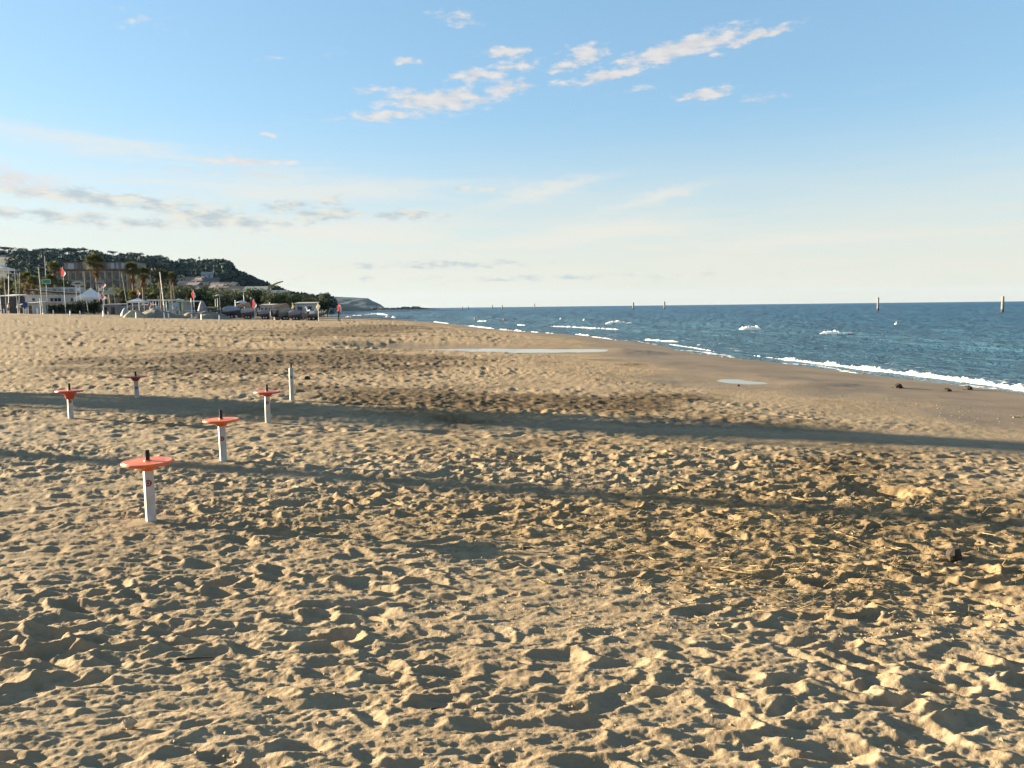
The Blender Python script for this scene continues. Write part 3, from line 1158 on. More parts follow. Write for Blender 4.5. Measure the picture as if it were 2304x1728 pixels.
def fan_palm_meshes(seed, h, r, thin=1.0):
    rnd = random.Random(seed)
    tr, cr, sk = MB(), MB(), MB()
    top = Vector((rnd.uniform(-.3, .3), rnd.uniform(-.3, .3), h - r * .8))
    prev, pr = Vector((0, 0, -.3)), .26 * thin
    for k in range(1, 7):
        f = k / 6
        q = Vector((top.x * f * f, top.y * f * f, -.3 + (top.z + .3) * f))
        nr_ = (.26 - .09 * f) * thin
        tr.tube(prev, q, pr, nr_, 9, k == 6)
        prev, pr = q, nr_
    for k in range(84):
        a = rnd.uniform(0, 6.283)
        e = rnd.uniform(-.55, 1.4)
        d = Vector((math.cos(a) * math.cos(e), math.sin(a) * math.cos(e), math.sin(e)))
        fan_leaf(cr, top + Vector((0, 0, rnd.uniform(-.2, .25))), d, r * rnd.uniform(.62, .88), rnd)
    for k in range(26):
        a = rnd.uniform(0, 6.283)
        e = rnd.uniform(-1.45, -.7)
        d = Vector((math.cos(a) * math.cos(e), math.sin(a) * math.cos(e), math.sin(e)))
        fan_leaf(sk, top - Vector((0, 0, rnd.uniform(0, r * .9))), d, r * rnd.uniform(.38, .58), rnd, 6, .4)
    return tr.mesh('trunk'), cr.mesh('crown'), sk.mesh('dead_frond_skirt')


frond = mat('palm_frond', (.045, .058, .014), .7, .35, 1.2, col2=(.16, .14, .035), trans=.32)
dead = mat('dead_frond', (.13, .075, .032), .9, .35, 1.5, trans=.15)
PALM = {}


def fan_palm(u, vtop, hw, D, label, seed, group=None):
    loc = at_depth(u, D)
    h = z_at(u, vtop, D) - loc.z
    r = W(hw, D)
    t = thing('fan_palm', label, 'palm', loc, 0, group)
    for me, nm, mt in zip(fan_palm_meshes(seed, h, r), ('trunk', 'crown', 'dead_frond_skirt'), (bark_pale, frond, dead)):
        link(nm, me, mt, t)
    return t


for i, (u, v, hw, D, lab) in enumerate((
        (222, 569, 27, 150, 'tallest fan palm, its crown rising above the hill skyline by the hotel'),
        (303, 590, 23, 150, 'left fan palm of the close pair right of the hotel'),
        (324, 600, 22, 153, 'right fan palm of the close pair right of the hotel'),
        (364, 604, 21, 150, 'fan palm behind the tall leaning light pole, right of the close pair'),
        (388, 611, 16, 155, 'slim fan palm at the right end of the palm row'),
        (128, 588, 17, 165, 'fan palm standing left of the hotel roof'),
        (60, 612, 22, 155, 'dark fan palm behind the beach club, left of the green sign'),
        (80, 620, 17, 150, 'yellowish fan palm just left of the twin pole'),
        (118, 616, 20, 150, 'low yellowish fan palm behind the green sign'),
        (18, 624, 18, 158, 'fan palm behind the pyramid canopy at the left edge'),
        (345, 660, 14, 142, 'short palm tuft between the small tent and the long canopy'),
        (300, 655, 14, 142, 'short yellow-green palm beside the small white tent'),
        (425, 662, 11, 150, 'small palm beside the flag behind the sand mound'))):
    fan_palm(u, v, hw, D, lab, 50 + i)


def feather_palm(u, vtop, hw, D, label, seed):
    rnd = random.Random(seed)
    loc = at_depth(u, D)
    h = z_at(u, vtop, D) - loc.z
    r = W(hw, D)
    t = thing('feather_palm', label, 'palm', loc)
    tr, cr = MB(), MB()
    hh = h * .55
    tr.lathe([(.32, -.3), (.30, hh * .5), (.36, hh * .8), (.42, hh), (.2, hh + .25)], 10)
    for k in range(34):
        a = rnd.uniform(0, 6.283)
        e = rnd.uniform(.05, 1.35)
        L = r * rnd.uniform(.9, 1.2)
        pts = []
        for q in range(7):
            f = q / 6
            rr = L * f * math.cos(e) * (1.05 - .1 * f)
            zz = hh + L * f * math.sin(e) - L * .45 * f * f * (1.1 - .5 * math.sin(e))
            pts.append(Vector((rr * math.cos(a), rr * math.sin(a), zz)))
        sd = Vector((-math.sin(a), math.cos(a), 0))
        for q in range(6):
            p, n = pts[q], pts[q + 1]
            wv = .34 * r / 2.2 * (1 - .75 * (q / 6)) + .04
            for sg in (-1, 1):
                for m_ in range(2):
                    f0 = m_ / 2
                    b0 = p.lerp(n, f0)
                    b1 = p.lerp(n, f0 + .3)
                    tip = b1 + sd * sg * wv + (n - p) * .35 - Vector((0, 0, wv * .3))
                    cr.add([b0, b1, tip], [(0, 1, 2)])
    tr.build('trunk', bark_pale, t, True)
    cr.build('crown', frond, t)


feather_palm(266, 640, 24, 138, 'bushy feather palm with a thick brown trunk beside the two tents', 71)
feather_palm(250, 622, 18, 160, 'feather palm in front of the hotel wall, right of the tallest palm', 72)
feather_palm(172, 622, 17, 160, 'feather palm in front of the hotel wall, above the left oval sign', 73)
feather_palm(200, 632, 16, 158, 'feather palm in front of the hotel wall, above the white pyramid tent', 74)


def belt_trees():
    rnd = random.Random(31)
    lab = ['rounded dark green tree', 'tall bushy tree', 'low spreading tree']
    for k in range(150):
        u = rnd.uniform(-60, 715) if k < 70 else (rnd.uniform(395, 720) if k < 115 else rnd.uniform(-30, 400))
        D = rnd.uniform(175, 235)
        if u > 600:
            D = rnd.uniform(165, 200)
        if 135 < u < 305:
            D = rnd.uniform(165, 185)
        top = np.interp(u, [-60, 130, 135, 300, 310, 400, 520, 600, 660, 720], [626, 628, 648, 648, 634, 640, 652, 656, 664, 674]) + rnd.uniform(-9, 12)
        loc = at_depth(u, D)
        h = max(2.5, z_at(u, top, D) - loc.z)
        i = rnd.randrange(3)
        zone = next(z_ for lim, z_ in ((55, 'behind the gazebo'), (135, 'behind the green sign'), (305, 'in front of the hotel'), (400, 'behind the palm row'), (470, 'behind the white kiosk'),
                                       (540, 'behind the kayaks and blue parasol'), (610, 'behind the covered boats'), (665, 'behind the thatched hut'), (9999, 'at the right end of the tree belt')) if u < lim)
        place_tree(['broadleaf_tree', 'bushy_tree', 'spreading_tree'][i], ['round', 'round2', 'round3'][i], loc, h, lab[i] + ' ' + zone, 'trees ' + zone, leaf_dark if rnd.random() < .7 else leaf_olive, wide=rnd.uniform(.8, 1.15))
    loc = at_depth(728, 190)
    t = place_tree('umbrella_pine', 'umbrella2', loc, z_at(728, 658, 190) - loc.z, 'dark flat-topped tree at the right end of the tree belt, beside the far headland', None, leaf_dark, wide=.7)
    for u, v in ((712, 676), (736, 672), (722, 668)):
        loc = at_depth(u, 188)
        place_tree('bushy_tree', 'round2', loc, max(2, z_at(u, v, 188) - loc.z), 'bushy tree under the dark flat-topped tree beside the far headland', 'trees at the right end of the tree belt', leaf_dark, wide=.9)


belt_trees()


# ------------------------------------------------------------------ buildings
white_wall = mat('white_wall', (.42, .405, .39), .9, .15, 1.0)
grey_wall = mat('grey_wall', (.25, .24, .235), .9, .2, 1.0)
cream_wall = mat('cream_wall', (.40, .30, .205), .9, .2, .5)
brown_trim = mat('brown_trim', (.14, .06, .045), .8, .2, 1.0)
dark_glass = mat('dark_glass', (.02, .024, .03), .15, spec=.6)
dark_roof = mat('dark_roof', (.05, .045, .045), .8, .2, 1.0)
tile_roof = mat('tile_roof', (.12, .095, .09), .9, .25, 2.0)
pale_roof = mat('pale_roof', (.27, .25, .245), .9, .2, 1.0)
shutter = mat('white_shutter', (.45, .44, .43), .7)
metal_grey = mat('grey_metal', (.35, .35, .34), .5, .15, 2.0, metal=.3)
pole_white = mat('white_pole', (.72, .70, .66), .6, .1, 2.0)
wood_pole = mat('weathered_pole', (.38, .33, .25), .8, .25, 3.0)
canvas_white = mat('white_canvas', (.70, .68, .67), .8, .08, .7, trans=.2)
canvas_grey = mat('grey_tarpaulin', (.34, .33, .35), .8, .2, 1.2, bump=.4)
canvas_green = mat('green_canvas', (.32, .34, .27), .8, .1, 1.0)


def windows(mb_parent, rects, y, mt, frame=None, name='window'):
    for (x0, x1, z0, z1) in rects:
        m_ = MB().box(((x0 + x1) / 2, y, (z0 + z1) / 2), (x1 - x0, .10, z1 - z0))
        w = m_.build(name, mt, mb_parent)
        if frame:
            t_ = .10
            MB().box(((x0 + x1) / 2, y - .03, z1 + t_ / 2), (x1 - x0 + 2 * t_, .12, t_)).build('lintel', frame, w)
            MB().box(((x0 + x1) / 2, y - .06, z0 - t_ / 2), (x1 - x0 + 2 * t_, .2, t_)).build('sill', frame, w)


def hotel():
    D = 240
    c = at_depth(215, D)
    t = thing('hotel', 'long beige hotel with a brown roof edge and a penthouse behind the palms', 'hotel', (c.x, c.y, c.z), R(3))
    zt = z_at(215, 609, D) - c.z
    x0, x1 = -W(84, D), W(90, D)
    MB().box(((x0 + x1) / 2, 6, zt / 2 - .5), (x1 - x0, 12, zt + 1)).build('wall', cream_wall, t)
    MB().box(((x0 + x1) / 2, 5.9, zt + .28), (x1 - x0 + 1.2, 13.2, .5)).build('roof_edge', brown_trim, t)
    MB().box(((x0 + x1) / 2 + .5, 6.5, zt + .56 + 1.1), (x1 - x0 - 3, 9, 2.2)).build('penthouse', grey_wall, t)
    MB().box(((x0 + x1) / 2 + .5, 6.2, zt + 2.9), (x1 - x0 - 2, 10, .22)).build('roof', dark_roof, t)
    ph = zt + .56
    windows(t, [(x0 + 3.2, x0 + 5.0, ph + .1, ph + 1.9), (x0 + 9, x0 + 11.2, ph + .1, ph + 1.9), (x0 + 16.2, x0 + 17.2, ph + .1, ph + 1.9), (x0 + 17.9, x0 + 18.4, ph + .1, ph + 1.9), (x0 + 19.4, x0 + 20.6, ph + .1, ph + 1.9)], 1.95, shutter, None, 'terrace_door')
    windows(t, [(x0 + 6.0, x0 + 7.6, ph + .1, ph + 1.8), (x0 + 12.2, x0 + 15, ph + .1, ph + 1.9)], 1.95, dark_glass, None, 'terrace_window')
    n = 11
    for k in range(n):
        x = x0 + (x1 - x0) * (k + .5) / n
        for fl in range(4):
            z0 = zt - 3.1 * (fl + 1) + .4
            if z0 > .5:
                windows(t, [(x - .55, x + .55, z0, z0 + 2.1)], -.02, dark_glass, grey_wall)
    for k in range(n + 1):
        x = x0 + (x1 - x0) * k / n
        MB().box((x, -.30, zt / 2), (.32, .6, zt - .02)).build('pier', cream_wall, t)
    for fl in range(1, 5):
        z0 = zt - 3.1 * fl
        if z0 > .5:
            MB().box(((x0 + x1) / 2, -.45, z0), (x1 - x0 - .1, .9, .18)).build('balcony', grey_wall, t)
    MB().tube((x0 + 7.8, 4, ph + 2.4), (x0 + 7.8, 4, ph + 4.6), .06, .04).build('antenna', metal_grey, t)


hotel()


def house(u, v, w, h, D, label, wall, roof, flat=False, rz=0.0, group='village houses on the slope', n=2):
    """v: pixel row of the eaves"""
    p = pix_dir(u, v)
    x, y = p.x * D / p.y, D
    zt = z_at(u, v, D)
    base = zt - h
    t = thing('village_house', label, 'house', (x, y, base), rz, group)
    dp = max(5.0, w * .7)
    MB().box((0, dp / 2, h / 2 - 2), (w, dp, h + 4)).build('wall', wall, t)
    if flat:
        MB().box((0, dp / 2, h + .15), (w + .5, dp + .5, .3)).build('roof', roof, t)
    else:
        e, rh = .5, w * .16 + .6
        a = w / 2 + e
        MB().loft([[(-a, -e, h), (-a, dp + e, h), (-a + .01, dp / 2, h + rh)], [(a, -e, h), (a, dp + e, h), (a - .01, dp / 2, h + rh)]]).build('roof', roof, t)
    fl = max(1, int(h / 3))
    for f in range(fl):
        for k in range(n):
            xx = -w / 2 + w * (k + .5) / n
            z0 = h - 3.0 * (f + 1) + .9
            windows(t, [(xx - .5, xx + .5, z0, z0 + 1.4)], -.01, dark_glass)
    return t


def village():
    rnd = random.Random(44)
    pinkish = mat('mauve_wall', (.22, .175, .175), .9, .2, .5)
    walls = [grey_wall, cream_wall, pinkish, white_wall]
    spots = []
    for k in range(30):
        u = 404 + k * 4.1 + rnd.uniform(-3, 3)
        base = np.interp(u, [400, 440, 480, 520], [628, 626, 634, 648])
        spots.append((u, base + rnd.choice([0, 5, 10, 15]) + rnd.uniform(-2, 2), rnd.uniform(5, 10), rnd.uniform(4, 7)))
    spots.sort(key=lambda q: q[1])
    for k, (u, v, w, h) in enumerate(spots):
        D = np.interp(v, [624, 665], [520, 380])
        fl = rnd.random() < .35
        wl = walls[rnd.randrange(4)]
        house(u, v, w, h, D, 'small %s house among the village roofs on the slope below the hill' % ('flat-roofed' if fl else 'gabled'), wl, pale_roof if fl else tile_roof, fl, rnd.uniform(-.5, .5),
              'flat-roofed village houses' if fl else 'gabled village houses')
    house(465, 617, 7, 6, 540, 'pale pointed house at the top of the village on the slope', white_wall, pale_roof, False, .2, None)
    house(572, 655, 9.5, 5, 330, 'white gabled house low on the slope above the blue parasol and boats', white_wall, pale_roof, False, -.1, None, 3)
    house(556, 662, 8.5, 4, 310, 'white flat-roofed house just below the white gabled house', white_wall, pale_roof, True, .1, None, 3)
    house(590, 656, 5.5, 5, 330, 'narrow white house right of the white gabled house', white_wall, pale_roof, True, .3, None, 1)
    house(608, 660, 4.5, 3, 320, 'small white villa showing between trees under the crane', white_wall, pale_roof, True, 0, None, 2)
    house(627, 661, 6, 4, 320, 'small white villa with a curved gable right of the crane', white_wall, pale_roof, False, 0, None, 2)
    house(515, 651, 9, 5.5, 340, 'pale grey house with a wide flat roof at the right end of the village', white_wall, pale_roof, True, .1, None, 3)
    house(535, 655, 10, 4, 350, 'low house with a reddish roof left of the white gabled house', grey_wall, tile_roof, False, 0, None, 3)
    house(20, 577, 30, 7, 640, 'long villa on the hilltop at the left edge', grey_wall, pale_roof, False, 0, None, 6)
    house(430, 606, 16, 7, 690, 'pale terraces of a villa under the trees near the hilltop', grey_wall, pale_roof, True, .3, None, 4)
    house(175, 578, 12, 6, 640, 'gabled house among the pines on the hilltop', grey_wall, pale_roof, False, .4, None, 3)


village()


def crane():
    D = 330
    p = at_depth(612, D)
    t = thing('crane', 'yellowish crane with its boom raised above the tree belt', 'crane', p)
    zb = z_at(612, 646, D) - p.z
    ym = mat('crane_paint', (.16, .15, .045), .6, .2, 2.0)
    MB().tube((0, 0, 0), (0, 0, zb), .35, .3).build('mast', ym, t)
    MB().box((0, 0, zb + .3), (2.2, 1.6, 1.2)).build('cab', ym, t)
    dx, dz = W(27, D), W(10, D)
    m_ = MB().tube((0, 0, zb + .5), (dx * .5, 0, zb + .5 + dz * .62), .45, .34)
    m_.tube((dx * .5, 0, zb + .5 + dz * .62), (dx, 0, zb + .5 + dz), .34, .24)
    m_.build('boom', ym, t)


crane()
for u, v0, v1, D, lab in ((449, 577, 590, 735, 'radio mast on the hilltop, the left of two'), (500, 583, 592, 765, 'small radio mast on the hilltop, the right of two')):
    p = pix_dir(u, v1 + 8)
    z0, z1 = z_at(u, v1 + 8, D), z_at(u, v0, D)
    t = thing('radio_mast', lab, 'mast', (p.x * D / p.y, D, z0))
    MB().tube((0, 0, 0), (0, 0, z1 - z0), .35, .22).build('tower', metal_grey, t)
    MB().box((0, 0, z1 - z0 - 1.2), (1.5, .8, 1.5)).build('antenna_head', metal_grey, t)


def beach_club():
    D = 136
    c = at_depth(112, D)
    t = thing('beach_club', 'long white two-tier beach club with a dark sloping roof edge behind the hedge', 'building', c)
    z1, z2 = z_at(112, 663, D) - c.z, z_at(112, 646, D) - c.z
    X = lambda u: W(u - 112, D)
    MB().box((X(112), 3, z1 / 2 - .5), (W(114, D), 6, z1 + 1)).build('wall', white_wall, t)
    m_ = MB()
    m_.loft([[(X(62), -.4, z1 + .75), (X(62), 6.2, z1 + .75), (X(62), 6.2, z1 + 1.0), (X(62), -.4, z1 + 1.0)],
             [(X(172), -.4, z1 + .02), (X(172), 6.2, z1 + .02), (X(172), 6.2, z1 + .25), (X(172), -.4, z1 + .25)]])
    m_.build('roof', dark_roof, t)
    MB().box((X(110), 4.5, (z1 + z2) / 2 + .15), (W(82, D), 3, z2 - z1 - .2)).build('upper_tier', white_wall, t)
    for k in range(6):
        x = X(76 + k * 13)
        MB().box((x, 2.95, z2 - .55), (W(8, D), .06, .6)).build('lettered_panel' if k > 2 else 'panel', grey_wall, t)
    for u, wd in ((118, 6), (127, 6), (135, 6), (163, 5)):
        windows(t, [(X(u) - W(wd, D) / 2, X(u) + W(wd, D) / 2, z_at(u, 678, D) - c.z, z_at(u, 671, D) - c.z)], -.03, dark_glass, grey_wall)
    m_ = MB()
    zc = z_at(77, 674, D) - c.z
    m_.tube((X(77), -.05, zc), (X(77), .1, zc), .26, .26, 16)
    m_.build('round_window', dark_glass, t)
    MB().box((X(112), -.9, z_at(100, 680, D) - c.z), (W(90, D), 1.4, .12)).build('awning', canvas_white, t)
    for u in (70, 84, 98, 112, 126, 140, 154):
        MB().tube((X(u), -1.5, 0), (X(u), -1.5, z_at(100, 680, D) - c.z), .04).build('awning_post', pole_white, t)


beach_club()


def hedge():
    rnd = random.Random(9)
    D = 127
    c = at_depth(150, D)
    t = thing('hedge', 'long dark green hedge in front of the white beach club', 'hedge', c)
    mb, st = MB(), MB()
    L = W(150, D)
    for k in range(330):
        x = rnd.uniform(-L / 2, L / 2)
        h = W(np.interp(x / L, [-.5, 0, .15, .5], [20, 23, 31, 30]), D)
        leaf_cloud(mb, (x, rnd.uniform(-.35, .35), rnd.uniform(.15, max(.4, h - .35))), .36, 38, .11, rnd)
    for k in range(22):
        x = -L / 2 + L * (k + .5) / 22
        st.tube((x, 0, -.1), (x + rnd.uniform(-.1, .1), 0, 1.4), .04, .02, 5)
    mb.build('foliage', leaf_dark, t)
    st.build('stems', bark, t)


hedge()


def pyramid_tent(name, u0, u1, vbase, uap, vap, D, label, cloth, cat='tent'):
    c = at_depth((u0 + u1) / 2, D)
    t = thing(name, label, cat, c, R(8))
    a = W(u1 - u0, D) / 2 * .93
    zb, zt = z_at((u0 + u1) / 2, vbase, D) - c.z, z_at(uap, vap, D) - c.z
    mb = MB()
    rings = []
    for f in (0, .25, .5, .75, 1.0):
        k = (1 - f) ** 1.35 * a + .03
        z = zb + (zt - zb) * f
        rings.append([(k * sx_, k * sy_, z) for sx_, sy_ in ((-1, -1), (0, -1.0), (1, -1), (1, 0), (1, 1), (0, 1), (-1, 1), (-1, 0))])
    mb.loft(rings)
    mb.build('canopy', cloth, t)
    v = MB()
    for sx_, sy_, dx, dy in ((0, -1, 2 * a, .02), (0, 1, 2 * a, .02), (-1, 0, .02, 2 * a), (1, 0, .02, 2 * a)):
        v.box((sx_ * a, sy_ * a, zb - .12), (dx, dy, .24))
    v.build('valance', cloth, t)
    for sx_ in (-1, 1):
        for sy_ in (-1, 1):
            MB().tube((sx_ * a * .97, sy_ * a * .97, 0), (sx_ * a * .97, sy_ * a * .97, zb), .045).build('leg', pole_white, t)
    return t


pyramid_tent('party_tent', 178, 235, 670, 209, 647, 131, 'big white pyramid tent with a pointed top behind the hedge', canvas_white)
pyramid_tent('party_tent', 239, 264, 660, 246, 647, 150, 'olive-grey pyramid tent left of the bushy feather palm', canvas_green)
pyramid_tent('party_tent', 292, 331, 678, 312, 670, 124, 'low white pyramid tent below the close pair of palms', canvas_white)
pyramid_tent('gazebo', -28, 27, 604.5, -1, 592, 126, 'white gazebo canopy on very tall poles at the left edge', canvas_white, 'gazebo')


def pole(u0, v0, D, label, r=.05, vb=None, u1=None, mt=None, name='pole', cat='pole', parts=None):
    c = at_depth(u1 if u1 is not None else u0, D)
    t = thing(name, label, cat, c)
    top = (W(u0 - (u1 if u1 is not None else u0), D), 0, z_at(u0, v0, D) - c.z)
    MB().tube((0, 0, -.2), top, r, r * .7, 7).build('shaft', mt or wood_pole, t)
    if parts:
        parts(t, top)
    else:
        MB().tube((0, 0, -.05), (0, 0, .18), r * 1.9, r * 1.6, 8).build('foot', metal_grey, t)
    return t


def yard(t, top):
    MB().tube((top[0], 0, top[2] - .1), (top[0] + 1.25, 0, top[2] - .25), .03).build('arm', metal_grey, t)
    MB().tube((top[0] + 1.25, 0, top[2] - .25), (top[0] + 1.4, 0, top[2] - 2.2), .02).build('hanging_cable', metal_grey, t)


pole(26, 604, 125, 'tall pole with a side arm right of the gazebo at the left edge', .06, None, 18, pole_white, parts=yard)
pole(50, 613, 122, 'pale mast leaning to the right in front of the dark palm', .07, None, 41, wood_pole, 'leaning_mast', 'mast')
pole(93, 604, 120, 'thick twin pole in front of the beach club, left of the green sign', .10, None, 97, wood_pole)
pole(91, 671, 118, 'short white post in front of the hedge, left of the twin pole', .06, None, 91, pole_white)
pole(194, 611, 150, 'slim pole in front of the hotel, between its windows', .05, None, 195, wood_pole)
pole(196, 672, 122, 'slim pole in front of the dark hedge under the pyramid tent', .05, None, 198, wood_pole)
pole(278, 614, 128, 'slim pole leaning left beside the bushy feather palm', .05, None, 289, wood_pole)
pole(364, 612, 122, 'tall pale pole in front of the palm row, with a round white foot', .075, None, 371, pole_white)
pole(391, 637, 140, 'thin bent pole in front of the slim palm', .04, None, 396, wood_pole)
pole(431, 671, 130, 'thick white post left of the flag behind the sand mound', .11, None, 431, pole_white)
pole(485, 672, 132, 'left of two thin white posts by the blue parasol', .05, None, 485, pole_white)
pole(490, 671, 132, 'right of two thin white posts by the blue parasol', .06, None, 490, pole_white)
pole(530, 675, 135, 'short thick white post left of the white parasol', .12, None, 530, pole_white)
pole(549, 655, 150, 'white pole with a cross bar behind the white parasol', .08, None, 551, pole_white,
     parts=lambda t, top: MB().box((top[0], 0, top[2]), (1.1, .1, .15)).build('cross_bar', pole_white, t))
pole(565, 671, 145, 'lamp post with a round head left of the flag by the boats', .035, None, 565, metal_grey, 'lamp_post', 'lamp',
     parts=lambda t, top: MB().lathe([(.02, -.2), (.16, -.1), (.2, .05), (.12, .18), (.02, .22)], 12, top).build('lamp_head', canvas_white, t))
pole(607, 680, 155, 'small white post behind the boats, under the crane', .10, None, 607, pole_white)
pole(1, 606, 124, 'pale pole rising at the very left edge of the beach club', .06, None, 2, pole_white)

sign_green = mat('sign_green', (.07, .30, .16), .6, .1, 3.0)
sign_dark = mat('sign_dark_green', (.015, .10, .055), .6)
sign_pale = mat('sign_pale_green', (.50, .62, .50), .6)


def green_sign():
    D = 123
    c = at_depth(106, D)
    t = thing('green_sign', 'green rectangular sign with scrawled lettering on a tall thin mast', 'sign', c)
    z = lambda v: z_at(106, v, D) - c.z
    MB().tube((0, .06, -.2), (W(2, D), .06, z(576)), .06, .035).build('mast', metal_grey, t)
    b = MB().box((W(2.5, D), 0, (z(628.5) + z(638.5)) / 2), (W(19, D), .06, z(628.5) - z(638.5))).build('board', sign_green, t)
    zc = (z(629) + z(638)) / 2
    rim = MB()
    for dx, dz, sx_, sz_ in ((0, .31, 1.3, .05), (0, -.31, 1.3, .05), (-.64, 0, .05, .6), (.64, 0, .05, .6)):
        rim.box((W(2.5, D) + dx, -.04, zc + dz), (sx_, .03, sz_))
    rim.build('border', sign_pale, b)
    let = MB()
    for k, x in enumerate((-.42, -.05, .36)):
        n = 14
        for q in range(n if k != 0 else n - 4):
            a0, a1 = 2 * math.pi * q / n + 1.0, 2 * math.pi * (q + 1) / n + 1.0
            x0, z0 = W(2.5, D) + x + .16 * math.cos(a0), zc + .16 * math.sin(a0)
            x1, z1 = W(2.5, D) + x + .16 * math.cos(a1), zc + .16 * math.sin(a1)
            let.tube((x0, -.045, z0), (x1, -.045, z1), .03, .03, 4)
    let.box((W(2.5, D) - .36, -.045, zc), (.2, .03, .05))
    let.build('lettering', sign_dark, b)
    MB().box((W(8, D), .03, z(640.5)), (W(14, D), .05, .22)).build('lower_board', dark_roof, t)


green_sign()


def oval_sign(u, v, hw, hh, D, label):
    c = at_depth(u, D)
    t = thing('oval_sign', label, 'sign', c)
    z = z_at(u, v, D) - c.z
    a, b = W(hw, D), W(hh, D)
    n = 26
    m_ = MB()
    m_.loft([[(a * math.cos(2 * math.pi * i / n), y, z + b * math.sin(2 * math.pi * i / n)) for i in range(n)] for y in (.04, -.04)])
    bd = m_.build('board', grey_wall, t)
    r_ = MB()
    for k in (1.0, .62):
        for i in range(n):
            t0, t1 = 2 * math.pi * i / n, 2 * math.pi * (i + 1) / n
            r_.tube((a * k * math.cos(t0), -.06, z + b * k * math.sin(t0)), (a * k * math.cos(t1), -.06, z + b * k * math.sin(t1)), .035, .035, 4)
    r_.build('ring', pole_white if hw > 11 else metal_grey, bd)
    MB().box((0, -.055, z), (a * .9, .03, b * .35)).build('emblem', dark_roof, bd)
    for s_ in (-1, 1):
        MB().tube((s_ * a * .35, .05, 0), (s_ * a * .35, .05, z - b * .8), .05).build('leg', metal_grey, t)
    MB().box((0, .02, z - b - .55), (a * .9, .06, .5)).build('small_board', canvas_white, t)


oval_sign(178, 638, 12.5, 5.5, 128, 'wide pale oval sign on legs left of the white pyramid tent')
oval_sign(228, 638, 10.5, 5.5, 128, 'narrower grey oval sign on legs above the right slope of the pyramid tent')

flag_red = mat('flag_red', (.55, .035, .03), .8, .2, 4.0, trans=.3)
flag_white = mat('flag_white', (.78, .72, .70), .8, .1, 4.0, trans=.3)
flag_yellow = mat('flag_yellow', (.62, .42, .08), .8, .1, 4.0, trans=.3)


def flag(u, v0, v1, D, label, left=flag_red, right=flag_white, shaft=None, seed=1, w=7.5):
    rnd = random.Random(seed)
    c = at_depth(u, D)
    t = thing('flag', label, 'flag', c)
    z0, z1 = z_at(u, v0, D) - c.z, z_at(u, v1, D) - c.z
    MB().tube((0, 0, -.3), (0, 0, z0 + .1), .04, .025, 7).build('pole', shaft or pole_white, t)
    L, wd = z0 - z1, W(w, D)
    for nm, mt_, a0, a1 in (('red_field', left, 0.0, .5), ('pale_field', right, .5, 1.0)):
        vs, fs = [], []
        rows, cols = 9, 5
        for j in range(rows):
            f = j / (rows - 1)
            for i in range(cols):
                g = a0 + (a1 - a0) * i / (cols - 1)
                x = -wd * .45 + g * wd * (.55 + .6 * math.sin(f * 2.9 + .2)) + .05 * math.sin(7 * f + seed)
                y = .10 * math.sin(g * 9 + seed + 3 * f) * (.3 + f)
                vs.append((x, y - .06, z0 - L * f - g * .22 * L * (1 - f)))
        for j in range(rows - 1):
            for i in range(cols - 1):
                k = j * cols + i
                fs.append((k, k + 1, k + cols + 1, k + cols))
        MB().add(vs, fs).build(nm if left is flag_red else nm.replace('red', 'yellow'), mt_, t)
    return t


for i, (u, v0, v1, D, lab) in enumerate((
        (147, 601, 622, 122, 'red and white flag on the tallest pole, beside the hotel'),
        (233, 659, 675, 118, 'red and pink flag at the right foot of the big pyramid tent'),
        (236, 634, 648, 140, 'red flag hanging beside the narrower oval sign'),
        (313, 653, 668, 120, 'red and white flag above the low white pyramid tent'),
        (338, 677, 691, 118, 'red and white flag drooping left of the grey tarpaulin dome'),
        (437, 655, 670, 118, 'red and white flag behind the sand mound, beside a small palm'),
        (572, 674, 693, 122, 'red and white flag between the covered boats'))):
    flag(u, v0, v1, D, lab, seed=i + 3)
flag(716, 682, 697, 108, 'white and yellow flag on a thin pole at the last boats', flag_yellow, flag_white, metal_grey, 13)
flag(659, 682, 697, 116, 'yellow and white flag in front of the thatched hut', flag_yellow, flag_white, metal_grey, 12, 5)
flag(764, 683, 702, 112, 'red and white flag on a dark pole standing alone near the water', flag_red, flag_white, dark_roof, 14)


def long_canopy():
    D = 130
    c = at_depth(362, D)
    t = thing('canopy', 'long flat white canopy on posts behind the grey tarpaulin dome', 'canopy', c)
    X = lambda u: W(u - 362, D)
    z = z_at(362, 675, D) - c.z
    mb = MB()
    mb.box((0, 2, z), (W(60, D), 4.2, .22))
    mb.build('roof', canvas_white, t)
    for u in (335, 345, 351, 358, 375, 388):
        for y in (0, 3.8):
            MB().tube((X(u), y, 0), (X(u), y, z - .1), .06).build('post', pole_white, t)
    MB().box((X(384), 1.2, 1.1), (W(12, D), 2, 2.2)).build('cabin', mat('pale_blue_panel', (.36, .42, .44), .7, .1), t)
    MB().box((X(350), -.1, .55), (W(20, D), .08, 1.1)).build('rail_panel', grey_wall, t)


long_canopy()


def second_canopy():
    D = 134
    c = at_depth(418, D)
    t = thing('bar_kiosk', 'white kiosk with a flat roof and dark openings left of the thick white post', 'kiosk', c)
    X = lambda u: W(u - 418, D)
    z = z_at(418, 679, D) - c.z
    MB().box((0, 1.5, z + .1), (W(40, D), 3.4, .2)).build('roof', canvas_white, t)
    MB().box((X(413), 1.6, z / 2 - .02), (W(14, D), 2.8, z)).build('wall', white_wall, t)
    MB().box((X(429), 2.6, z / 2), (W(16, D), .3, z - .04)).build('back_wall', dark_roof, t)
    MB().box((X(427), .2, .95), (W(22, D), .7, .12)).build('counter', canvas_white, t)
    MB().box((X(403), -.1, z - .65), (W(5, D), .12, 1.2)).build('green_panel', mat('green_panel', (.12, .42, .2), .6), t)


second_canopy()


